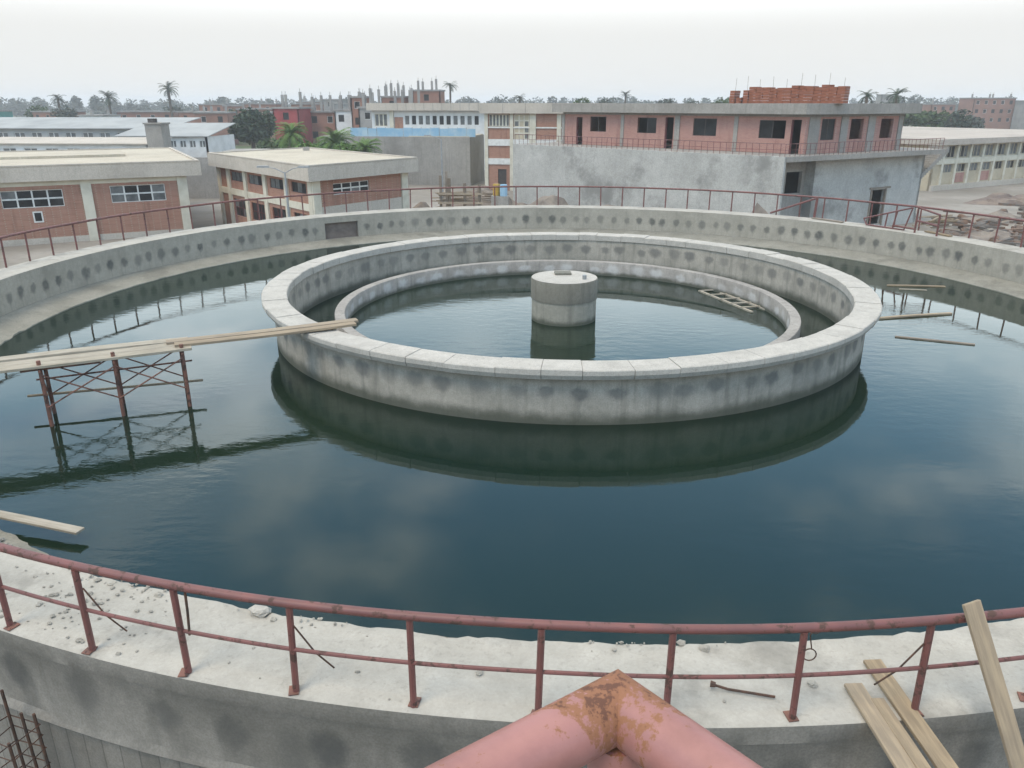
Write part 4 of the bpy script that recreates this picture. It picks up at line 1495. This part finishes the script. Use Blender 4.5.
def house(x, y, wd, dp, z1, mat, label, nwin=2, rows=1, cols=0, colh=1.6, group=VH, rz=0.0, name='village_house', z_win=None, parapet=0.35, roofm=None):
    t = thing(name, (x, y, G), label, 'house', group)
    ca, sa = math.cos(rz), math.sin(rz)

    def W(px, py):
        return (x + px * ca - py * sa, y + px * sa + py * ca)
    f_ = Fac(W(-wd / 2, 0), W(wd / 2, 0))
    ops_ = []
    hs = (z1 - G) / max(rows, 1)
    for r_ in range(rows):
        for k in range(nwin):
            s = wd * (k + 0.5) / nwin
            zt = z1 - 0.7 - r_ * 3.1
            if zt - 1.5 > G:
                ops_.append((s - min(0.6, wd / nwin * 0.3), s + min(0.6, wd / nwin * 0.3), zt - 1.4, zt))
    f_.wall(0, wd, G, z1, ops_).build('wall', mat, t)
    for o_ in ops_:
        window(f_, t, *o_, 1, 1, M['frame_white'] if random.random() < 0.5 else M['frame_dark'], [M['pane']], bw=0.14)
    Fac(W(wd / 2, 0), W(wd / 2, dp)).wall(0, dp, G, z1).build('wall', mat, t)
    Fac(W(-wd / 2, dp), W(-wd / 2, 0)).wall(0, dp, G, z1).build('wall', mat, t)
    f_.box(-0.25, wd + 0.25, z1, z1 + parapet, -dp, 0.25).build('roof', roofm or M['grey_wall'], t)
    for k in range(cols):
        s = wd * (k + 0.5) / cols + random.uniform(-0.2, 0.2)
        h_ = colh * random.uniform(0.75, 1.15)
        o0 = -0.5 if k % 2 else -dp * 0.5
        mb_ = f_.box(s - 0.24, s + 0.24, z1 + parapet, z1 + parapet + h_, o0 - 0.48, o0)
        mb_.tube([f_.P(s, z1 + parapet + h_, o0 - 0.1), f_.P(s + 0.05, z1 + parapet + h_ + 0.7, o0 - 0.1)], 0.05, 4)
        mb_.build('column_stub', M['grey_wall'], t)
    return t


house(-57.0, 140, 5.3, 8, 3.9, M['red_paint'], 'bright red painted two storey house behind the trees', 1, 2, 3, 2.6, parapet=0.35)
house(-52.0, 148, 6.8, 8, 3.1, M['brown_wall'], 'brown brick house directly right of the red painted one', 2, 2, 7, 2.8)
house(-45.9, 146, 5.6, 8, 3.4, M['white'], 'whitewashed upper storey house with bare concrete columns above', 2, 1, 6, 2.6)
house(-43.0, 143, 2.6, 8, 6.0, M['brown_wall'], 'narrow tall brown brick stair tower house', 1, 2, 2, 0.9)
house(-40.0, 139, 3.6, 9, 4.0, M['grey_wall'], 'grey concrete frame house with rough brick infill', 1, 2, 5, 3.0)
house(-35.0, 150, 6.0, 9, 4.2, M['red_paint'], 'partly hidden red house with dark upper windows', 3, 2, 7, 3.0)
house(-40.5, 165, 5.0, 7, 6.2, M['brown_wall'], 'rooftop brick shell with a water tank shape above the cream wing', 1, 1, 7, 2.6)
house(-33.0, 168, 6.5, 7, 7.6, M['brown_wall'], 'jagged brick rooftop shell at the right of the column stubs', 1, 1, 4, 2.0)
rndv = random.Random(21)
lab_v = ['wide brown brick house in the middle of the left town band', 'brown brick house left of the wide one in the left town band', 'brown house behind the flat roofed one near the dark tree', 'grey house just left above the red house',
         'brown brick house right behind the tallest palm', 'narrow brown brick house rising above the left town band',
         'low brown brick house among the trees at the far left', 'small pale house among the far left trees', 'teal painted house at the far left edge', 'long low brick house left of the tall palm',
         'brown brick house below the tall palm', 'open sided brick shed right of the tall palm', 'brick house with pale upper floor left of the dark tree', 'low grey house behind the pale sheds',
         'square brick house standing above the far roofs', 'flat roofed brown house left of the dark tree', 'grey concrete house on the horizon left of the red house', 'brown house seen between palm and dark tree']
spots_v = [(-96, 228, 11, 4.6, 'brown_wall'), (-108, 240, 9, 4.0, 'brown_wall'), (-79, 222, 9, 4.6, 'brown_wall'), (-70, 235, 8, 4.6, 'grey_wall'), (-119, 246, 10, 4.4, 'brown_wall'), (-87, 245, 6, 5.2, 'brown_wall'),
           (-150, 205, 12, 2.5, 'brown_wall'), (-128, 190, 7, 1.7, 'white'), (-166, 200, 9, 2.7, 'teal'), (-126, 215, 16, 2.4, 'brown_wall'), (-100, 190, 9, 2.6, 'brown_wall'),
           (-88, 175, 8, 2.6, 'brown_wall'), (-80, 190, 7, 3.4, 'brown_wall'), (-112, 165, 10, 0.9, 'grey_wall'), (-104, 255, 8, 4.6, 'brown_wall'), (-72, 180, 9, 2.6, 'brown_wall'), (-83, 260, 7, 6.0, 'grey_wall'), (-90, 205, 7, 3.2, 'brown_wall')]
for (x, y, wd, z1, mt), lab in zip(spots_v, lab_v):
    house(x, y, wd, 8, z1, M[mt], lab, max(1, int(wd / 4)), 1, rndv.choice((0, 0, 3)), 1.4, rz=rndv.uniform(-0.3, 0.3))
# town blocks at the far right
house(160, 300, 15, 12, 6.6, M['brown_wall'], 'large brown brick apartment block at the far right horizon', 5, 3, 4, 1.5, name='apartment_block', group='town blocks')
house(172, 285, 12, 12, 5.6, M['grey_wall'], 'grey apartment block at the right picture edge', 4, 3, 3, 1.5, name='apartment_block', group='town blocks')
house(146, 310, 9, 10, 4.4, M['brown_wall'], 'lower brown block left of the large apartment block', 3, 2, 2, 1.4, name='apartment_block', group='town blocks')
house(128, 320, 4.5, 6, 8.0, M['grey_wall'], 'slim grey tower above the trees at the far right', 1, 3, 0, name='apartment_block', group='town blocks')

# ------------------------------------------------------------------ street lamps
def lamp(x, y, ztop, label, arms):
    t = thing('street_lamp', (x, y, G), label, 'street lamp', 'yard lamps')
    MB().tube([(x, y, G), (x, y, ztop)], [0.11, 0.06], 8).build('pole', M['steel'], t)
    MB().tube([(x, y, G), (x, y, G + 0.5)], 0.16, 8).build('base', M['steel'], t)
    for sx in arms:
        MB().tube([(x, y, ztop - 0.05), (x + sx * 0.6, y - 0.1, ztop + 0.25), (x + sx * 1.1, y - 0.2, ztop + 0.35)], 0.03, 6).build('arm', M['steel'], t)
        mb_ = MB()
        mb_.prism([(x + sx * 1.0, y - 0.32), (x + sx * 1.7, y - 0.34), (x + sx * 1.75, y - 0.2), (x + sx * 1.7, y - 0.06), (x + sx * 1.0, y - 0.08)][::(1 if sx > 0 else -1)], ztop + 0.30, ztop + 0.42)
        mb_.build('lamp_head', M['steel'], t)


lamp(-13.0, 60.0, 1.5, 'single armed grey lamp post in front of the grey basin', (-1,))
lamp(-18.35, 28.0, 0.75, 'double armed lamp post in front of the brick block', (-1, 1))

# ------------------------------------------------------------------ heaps, lumber and clutter round the far side


def heap(x, y, rx, ry, h, mat, label, seed, name='dirt_heap'):
    mb_ = MB()
    nr, na = 7, 22
    off = Vector((seed * 3.1, seed * 1.7, 0))
    for i in range(nr + 1):
        t = i / nr
        for k in range(na):
            a = 2 * PI * k / na
            p = Vector((math.cos(a) * t, math.sin(a) * t, 0))
            nz = noise.noise(p * 2.2 + off) + 0.5 * noise.noise(p * 6 + off)
            z = (1 - t) ** 1.1 * h * (1 + 0.5 * nz) + (0.15 * nz * h * (1 - t))
            mb_.v.append((x + p.x * rx * (1 + 0.25 * nz), y + p.y * ry * (1 + 0.25 * nz), G - 0.05 + max(0, z)))
    for i in range(nr):
        for k in range(na):
            k2 = (k + 1) % na
            mb_.f.append((i * na + k, i * na + na + k, i * na + na + k2, i * na + k2))
    o_ = mb_.build(name, mat)
    tag(o_, label, 'heap', 'heaps of spoil')
    return o_


heap(-7.5, 49, 6, 3, 3.0, M['dirt'], 'brown spoil heap at the foot of the cream office block', 1)
for k, (x, y, rx, h_, lab) in enumerate(((-2.0, 47.5, 5.5, 1.9, 'rubble bank at the left end of the grey lower wall'), (3.5, 43.5, 6.0, 1.9, 'rubble bank left of the middle of the grey lower wall'),
                                         (8.5, 39.5, 5.5, 1.8, 'rubble bank right of the middle of the grey lower wall'))):
    heap(x, y, rx, 3.0, h_, M['dirt'], lab, 20 + k)
heap(13.5, 34.0, 5, 2.2, 2.3, M['dirt'], 'grey brown bank below the corner of the unfinished building', 3)
heap(47, 64, 5, 2.5, 1.2, M['dirt_dark'], 'dark purple brown spoil heap in front of the tan building', 4)
heap(57, 68, 6, 2.5, 1.3, M['dirt_dark'], 'dark spoil heap at the right edge before the tan building', 5)
heap(39, 51, 5, 3, 0.7, M['dirt'], 'tan spoil heap right of the unfinished building', 6)
heap(33, 40, 3, 2.0, 0.8, M['dirt'], 'small brown heap by the doorway of the unfinished building', 7)
heap(-12.5, 47, 4, 2, 1.4, M['dirt'], 'low brown heap beside the lamp post', 8)


def lumber(x, y, z, n_, ln, ang, label, mat, seed):
    t = thing('lumber_pile', (x, y, z), label, 'lumber', 'lumber piles')
    r_ = random.Random(seed)
    for k in range(n_):
        a = ang + r_.gauss(0, 0.25)
        px, py = x + r_.gauss(0, 0.3), y + r_.gauss(0, 0.5)
        zz = z + 0.06 + k * 0.09
        l_ = ln * r_.uniform(0.6, 1.1)
        mb_ = MB().box((px, py, zz), (l_, 0.16, 0.07), a)
        mb_.build('timber', mat, t)
    return t


lumber(-9.5, 46.0, G + 1.7, 12, 4.0, 0.1, 'untidy pile of shuttering boards left of the grey wall', M['wood'], 1)
lumber(-6.5, 45.0, G + 1.9, 10, 3.0, -0.2, 'pile of brown boards under the office doorway', M['wood_dark'], 2)
lumber(50, 61.5, G + 2.2, 9, 5.0, 0.4, 'boards lying on the dark spoil heap', M['wood'], 3)
lumber(28.0, 38.0, G + 1.2, 10, 3.4, 0.5, 'boards stacked by the dark doorway', M['wood'], 4)
lumber(24, 24.0, G + 3.2, 10, 4.0, 0.6, 'timber piled beyond the rim at the right', M['wood_dark'], 5) if False else None
db = MB()
rnd = random.Random(31)
for i in range(900):
    t_ = rnd.random()
    x, y = 27 + 45 * t_ + rnd.gauss(0, 2.5), 30 + 38 * t_ + rnd.gauss(0, 5.5)
    if (Vector((x, y)) - Vector((W0 + u2 * 10).xy)).dot(Vector(i2.xy)) > -0.6 and x < 33:
        continue
    if rnd.random() < 0.55:
        q = lump((x, y, G + 0.05), (rnd.uniform(0.15, 0.7), rnd.uniform(0.15, 0.7), rnd.uniform(0.15, 0.5)), i + 500, None, None)
        db.add(q.v, q.f)
    else:
        db.box((x, y, G + rnd.uniform(0.05, 0.5)), (rnd.uniform(0.8, 3.6), rnd.uniform(0.12, 0.3), rnd.uniform(0.08, 0.3)), rnd.uniform(0, 3.1))
tag(db.build('debris', M['debris']), 'rusty brown building debris scattered over the yard at the right', 'debris', kind='stuff')
# upright shuttering props by the far rim
pr = thing('shuttering_props', (-9.6, 39.8, G), 'cluster of upright brown timber props behind the far rim', 'props')
for k, (dx, h_) in enumerate(((0.0, 4.6), (0.45, 4.9), (0.7, 4.4), (1.9, 4.0), (3.1, 3.9))):
    x = -10.0 + dx
    MB().box((x, 39.8 + 0.2 * (k % 2), G + h_ / 2), (0.2, 0.18, h_), 0.2 * k).build('prop', M['wood_dark'], pr)
for z in (G + 2.5, G + 3.2):
    MB().box((-8.4, 39.6, z), (3.6, 0.08, 0.16), 0.03).build('waling', M['wood'], pr)
for (x, y, c, nm, lab) in ((-5.6, 40.6, 'yellow_paint', 'site_barrel', 'small yellow drum behind the far rim'), (-5.0, 40.2, 'blue_net', 'site_barrel', 'small blue drum behind the far rim')):
    if c not in M:
        M[c] = plain(c, (0.42, 0.26, 0.05), None, 3, 0.6)
    t = thing(nm, (x, y, G), lab, 'drum', 'site drums')
    zb = G + 3.0
    MB().box((x, y, G + 1.5), (0.8, 0.8, 3.0)).build('stand', M['cast'], t)
    MB().tube([(x, y, zb), (x, y, zb + 0.03), (x, y, zb + 0.3), (x, y, zb + 0.32), (x, y, zb + 0.34), (x, y, zb + 0.6), (x, y, zb + 0.62), (x, y, zb + 0.9)],
              [0.28, 0.3, 0.3, 0.315, 0.3, 0.3, 0.3, 0.28], 12).build('drum', M[c], t)

# loose rail lengths and a bent rail panel lying on the far right rim
lr = MB()
lr.tube([pol(17.75, 57.0, 0.10), pol(17.85, 50.4, 0.92)], 0.045, 8)
lr_t = thing('loose_rail', pol(17.75, 55, 0), 'length of red rail propped diagonally on the far right rim', 'rail')
lr.build('pipe', M['rail'], lr_t)
MB().tube([pol(17.85, 50.4, 0.0), pol(17.87, 50.3, 0.98)], 0.06, 8).build('prop_post', M['rail'], lr_t)
rp_t = thing('bent_railing', pol(17.4, 37, 0), 'bent red rail panel lying askew on the far right rim', 'rail panel')
pa, pb = pol(17.5, 42.5, 0.30), pol(17.55, 35.8, 0.95)
pc, pd = pol(17.5, 42.0, 0.05), pol(17.5, 36.5, 0.02)
for a, b, r_ in ((pa, pb, 0.035), (pc, pd, 0.035), (pa, pc, 0.03), (pb, pd, 0.03), ((pa + pb) / 2, (pc + pd) / 2, 0.03), (pa * 0.3 + pb * 0.7, pc * 0.3 + pd * 0.7, 0.03)):
    MB().tube([a, b], r_, 7).build('tube', M['rail'], rp_t)
fr_t = thing('pipe_stand', pol(17.3, 33, 0), 'upright red pipe frame standing on the far right rim beside the panel', 'frame')
for a, b in ((pol(17.3, 34.5, 0), pol(17.3, 34.5, 1.05)), (pol(17.3, 31.3, 0), pol(17.3, 31.3, 0.85)), (pol(17.3, 34.5, 1.02), pol(17.3, 31.3, 0.83)), (pol(17.3, 34.5, 0.5), pol(17.3, 31.3, 0.4)), (pol(17.3, 34.5, 0.15), pol(17.5, 38, 0.15))):
    MB().tube([a, b], 0.04, 7).build('tube', M['rail'], fr_t)
for k, (a, r_, ln, ang, lab) in enumerate(((45.5, 17.5, 1.6, 2.2, 'reddish board lying flat on the far right rim'), (30.0, 17.6, 1.3, 1.9, 'short pale board lying on the far right rim'))):
    p = pol(r_, a, 0.04)
    q = p + Vector((math.cos(ang), math.sin(ang), 0)) * ln
    plank('rim_board', p, q, 0.2, 0.05, M['wood_dark'] if k == 0 else M['wood'], lab, 'board')

# ------------------------------------------------------------------ trees
def leaf_cloud(mb_, lobes, n_, size, rnd_):
    """Many small leaf faces in the volume of overlapping lobes."""
    tot = sum(l[3] ** 2 for l in lobes)
    for (cx, cy, cz, r_, sq) in lobes:
        k = int(n_ * r_ * r_ / tot)
        for _ in range(k):
            d_ = Vector((rnd_.gauss(0, 1), rnd_.gauss(0, 1), rnd_.gauss(0, 1))).normalized()
            rr = r_ * rnd_.uniform(0.35, 1.0) ** 0.5 * (1 + 0.28 * noise.noise(d_ * 2.3 + Vector((cx, cy, cz))))
            c = Vector((cx + d_.x * rr, cy + d_.y * rr, cz + d_.z * rr * sq))
            a = Vector((rnd_.gauss(0, 1), rnd_.gauss(0, 1), rnd_.gauss(0, 0.6))).normalized()
            b = a.cross(Vector((rnd_.gauss(0, 1), rnd_.gauss(0, 1), rnd_.gauss(0, 1)))).normalized()
            s = size * rnd_.uniform(0.5, 1.4)
            o_ = len(mb_.v)
            mb_.v += [(c + a * s)[:], (c + b * s * 0.5)[:], (c - a * s)[:], (c - b * s * 0.5)[:]]
            mb_.f.append((o_, o_ + 1, o_ + 2, o_ + 3))


def tree(x, y, ztop, rad, label, mat='leaf_mid', n_=900, group='broadleaf trees', squash=0.8, seed=0, name='broadleaf_tree'):
    rnd_ = random.Random(seed * 13 + int(abs(x) * 7 + y))
    t = thing(name, (x, y, G), label, 'tree', group)
    h_ = ztop - G
    zc_ = ztop - rad * squash * 1.1
    tm = MB()
    tm.tube([(x, y, G), (x + 0.1, y, G + h_ * 0.3), (x + 0.05, y + 0.1, zc_)], [rad * 0.10 + 0.05, rad * 0.075 + 0.04, rad * 0.04], 7)
    for k in range(5):
        a = 2 * PI * k / 5 + rnd_.uniform(-.4, .4)
        z0 = G + h_ * rnd_.uniform(0.3, 0.5)
        tm.tube([(x, y, z0), (x + math.cos(a) * rad * 0.35, y + math.sin(a) * rad * 0.35, z0 + rad * 0.4), (x + math.cos(a) * rad * 0.65, y + math.sin(a) * rad * 0.65, zc_ + rad * 0.2)],
                [rad * 0.045, rad * 0.035, rad * 0.015], 5)
    tm.build('trunk', M['bark'], t)
    lobes = [(x, y, zc_, rad * 0.72, squash)]
    for k in range(7):
        a = 2 * PI * k / 7 + rnd_.uniform(-.5, .5)
        q = rad * rnd_.uniform(0.4, 0.62)
        lobes.append((x + math.cos(a) * q, y + math.sin(a) * q, zc_ + rad * rnd_.uniform(-0.45, 0.45) * squash, rad * rnd_.uniform(0.3, 0.5), squash))
    cm = MB()
    leaf_cloud(cm, lobes, n_, rad * 0.085 + 0.06, rnd_)
    cm.build('crown', M[mat], t)
    return t


def palm(x, y, ztop, rad, label, seed=0, mat='leaf_grey', group='date palms', nf=26):
    rnd_ = random.Random(seed + 100)
    t = thing('palm_tree', (x, y, G), label, 'palm', group)
    zc_ = ztop - rad * 0.62
    bx = rnd_.uniform(-0.4, 0.4)
    MB().tube([(x + bx, y, G), (x + bx * 0.4, y, (G + zc_) / 2), (x, y, zc_ - 0.1)], [rad * 0.14, rad * 0.10, rad * 0.12], 8).build('trunk', M['bark'], t)
    cm = MB()
    for k in range(nf):
        a = 2 * PI * k / nf * 2.4 + rnd_.uniform(-.2, .2)
        el = rnd_.uniform(-0.35, 1.35)
        ln = rad * rnd_.uniform(0.85, 1.1)
        pts = []
        p = Vector((x, y, zc_))
        e_ = el
        for q in range(7):
            pts.append(p.copy())
            p = p + Vector((math.cos(a) * math.cos(e_), math.sin(a) * math.cos(e_), math.sin(e_))) * ln / 6
            e_ -= 0.22
        for q in range(6):
            d_ = (pts[q + 1] - pts[q])
            sd_ = Vector((-math.sin(a), math.cos(a), 0))
            for sgn in (-1, 1):
                for h_ in (0.0, 0.33, 0.66):
                    b = pts[q] + d_ * h_
                    tip = b + sd_ * sgn * rad * 0.22 * (1 - abs(q - 2.5) / 6) + d_.normalized() * rad * 0.16 - Vector((0, 0, rad * 0.07))
                    o_ = len(cm.v)
                    cm.v += [b[:], (b + d_.normalized() * rad * 0.045)[:], tip[:]]
                    cm.f.append((o_, o_ + 1, o_ + 2))
    cm.build('crown', M[mat], t)
    return t


palm(-110.5, 200, 10.6, 3.2, 'tallest date palm, standing above the brick houses at the left', 1, 'leaf_dark')
palm(-31.9, 200, 10.9, 2.3, 'lone slim date palm above the cream wing roof', 2, 'leaf_dark')
palm(50.06, 120, 7.3, 1.9, 'left one of two palms above the right end of the concrete roof', 3, 'leaf_dark')
palm(54.9, 120, 7.6, 2.1, 'right one of two palms above the right end of the concrete roof', 4, 'leaf_dark')
palm(-131, 205, 8.3, 3.0, 'date palm left of the tallest palm', 5, 'leaf_dark')
palm(-146, 205, 8.0, 2.8, 'date palm third from the tallest one, among the left trees', 6)
palm(-171, 210, 7.8, 2.6, 'date palm nearest the left picture edge', 7)
palm(-12.5, 190, 7.2, 1.7, 'small palm above the cream office block', 8)
palm(14.5, 190, 8.0, 1.8, 'slender small palm above the middle of the concrete roof', 9)
# green plants behind the brick block
for k, (x, y, zt, rr, mt, lab) in enumerate(((-34.3, 76, 2.8, 2.4, 'leaf_light', 'bright green young palm left behind the brick block roof'), (-28.2, 74, 2.2, 2.8, 'leaf_light', 'bright green bushy palm in the middle behind the brick block roof'),
                                             (-24.4, 73, 1.0, 2.3, 'leaf_light', 'low green palm at the corner of the grey basin'))):
    palm(x, y, zt, rr, lab, 30 + k, mt, 'garden palms', 64)
for k, (x, y, zt, rr, mt, n_, lab) in enumerate((
        (-55.8, 118, 5.0, 4.6, 'leaf_dark', 3000, 'big dark rounded tree left of the red house'),
        (-46, 100, 0.6, 2.6, 'leaf_mid', 900, 'low green shrub at the foot of the red house'),
        (-38.5, 86, 1.2, 2.4, 'leaf_mid', 900, 'green shrub behind the left half of the brick block roof'),
        (-30.8, 72.5, 1.2, 2.1, 'leaf_light', 1100, 'bright green bush filling the gap left of the middle garden palm'),
        (-26.4, 71.5, 1.1, 1.9, 'leaf_light', 1000, 'bright green bush between the two right garden palms'),
        (-31.5, 80, 0.9, 2.2, 'leaf_mid', 800, 'olive shrub between the two bright green palms'),
        (3.0, 150, 6.9, 2.4, 'leaf_mid', 700, 'feathery tree above the left part of the concrete roof'),
        (7.6, 150, 6.4, 2.0, 'leaf_grey', 600, 'small grey tree above the concrete roof beside the feathery tree'),
        (21.0, 160, 6.6, 2.2, 'leaf_grey', 600, 'rounded grey tree above the middle of the concrete roof'),
        (34.0, 165, 6.9, 2.6, 'leaf_mid', 700, 'wide tree above the concrete roof left of the brick stack'),
        (28.5, 170, 6.2, 2.0, 'leaf_grey', 500, 'thin tree above the concrete roof between two fuller trees'),
        (64, 150, 6.2, 3.2, 'leaf_grey', 900, 'hazy tree behind the two palms at the right'),
        (73, 160, 5.6, 3.8, 'leaf_mid', 1200, 'green tree at the end of the concrete roof'),
        (82, 170, 4.8, 4.6, 'leaf_mid', 1500, 'broad green tree beyond the tan roof, right of the palms'),
        (90, 175, 4.4, 4.2, 'leaf_dark', 1300, 'dark green tree in the middle of the right tree group'),
        (96, 180, 3.6, 4.0, 'leaf_grey', 1300, 'hazy green tree left of the town blocks'),
        (-138, 195, 5.4, 4.0, 'leaf_grey', 1000, 'hazy tree between the left palms'),
        (-156, 210, 5.8, 4.4, 'leaf_mid', 1000, 'green tree near the teal house'),
        (-122, 225, 5.2, 3.6, 'leaf_grey', 800, 'hazy tree left of the tallest palm'),
        (-99, 215, 4.2, 3.0, 'leaf_mid', 700, 'small green tree right of the tallest palm'))):
    tree(x, y, zt, rr, lab, mt, n_, seed=k)

# the far wood along the horizon reads as one mass
tl_ = MB()
rndt = random.Random(77)
for k in range(520):
    x = -620 + 1240 * (k + rndt.random()) / 520
    y = 430 + 220 * rndt.random() + 60 * noise.noise(Vector((x * 0.01, 0, 0)))
    zt = 6.2 + rndt.uniform(-2.4, 3.2) + 1.2 * noise.noise(Vector((x * 0.02, 4, 0)))
    rr = rndt.uniform(2.6, 5.0)
    lob = [(x, y, zt - rr * 0.9, rr, 0.9), (x + rndt.uniform(-4, 4), y, zt - rr * 1.5, rr * 1.1, 0.8), (x + rndt.uniform(-4, 4), y - 2, zt - rr * 2.0, rr * 0.9, 0.8)]
    leaf_cloud(tl_, lob, 260, 1.0, rndt)
tag(tl_.build('treeline', M['leaf_grey']), 'far hazy line of trees along the horizon', 'trees', kind='stuff')

# ------------------------------------------------------------------ thin haze over the flat land
hz = MB()
hz.box((0, 0, 7.0), (5200, 5200, 26.0))
hm = bpy.data.materials.new('haze')
hm.use_nodes = True
t = hm.node_tree
t.nodes.clear()
out = N(t, 'ShaderNodeOutputMaterial')
pv = N(t, 'ShaderNodeVolumePrincipled')
pv.inputs['Color'].default_value = (0.97, 0.98, 0.98, 1)
pv.inputs['Density'].default_value = 0.0006
L(t, pv.outputs[0], out.inputs['Volume'])
o = hz.build('haze', hm)
tag(o, 'thin pale haze over the flat land', 'haze', kind='stuff')
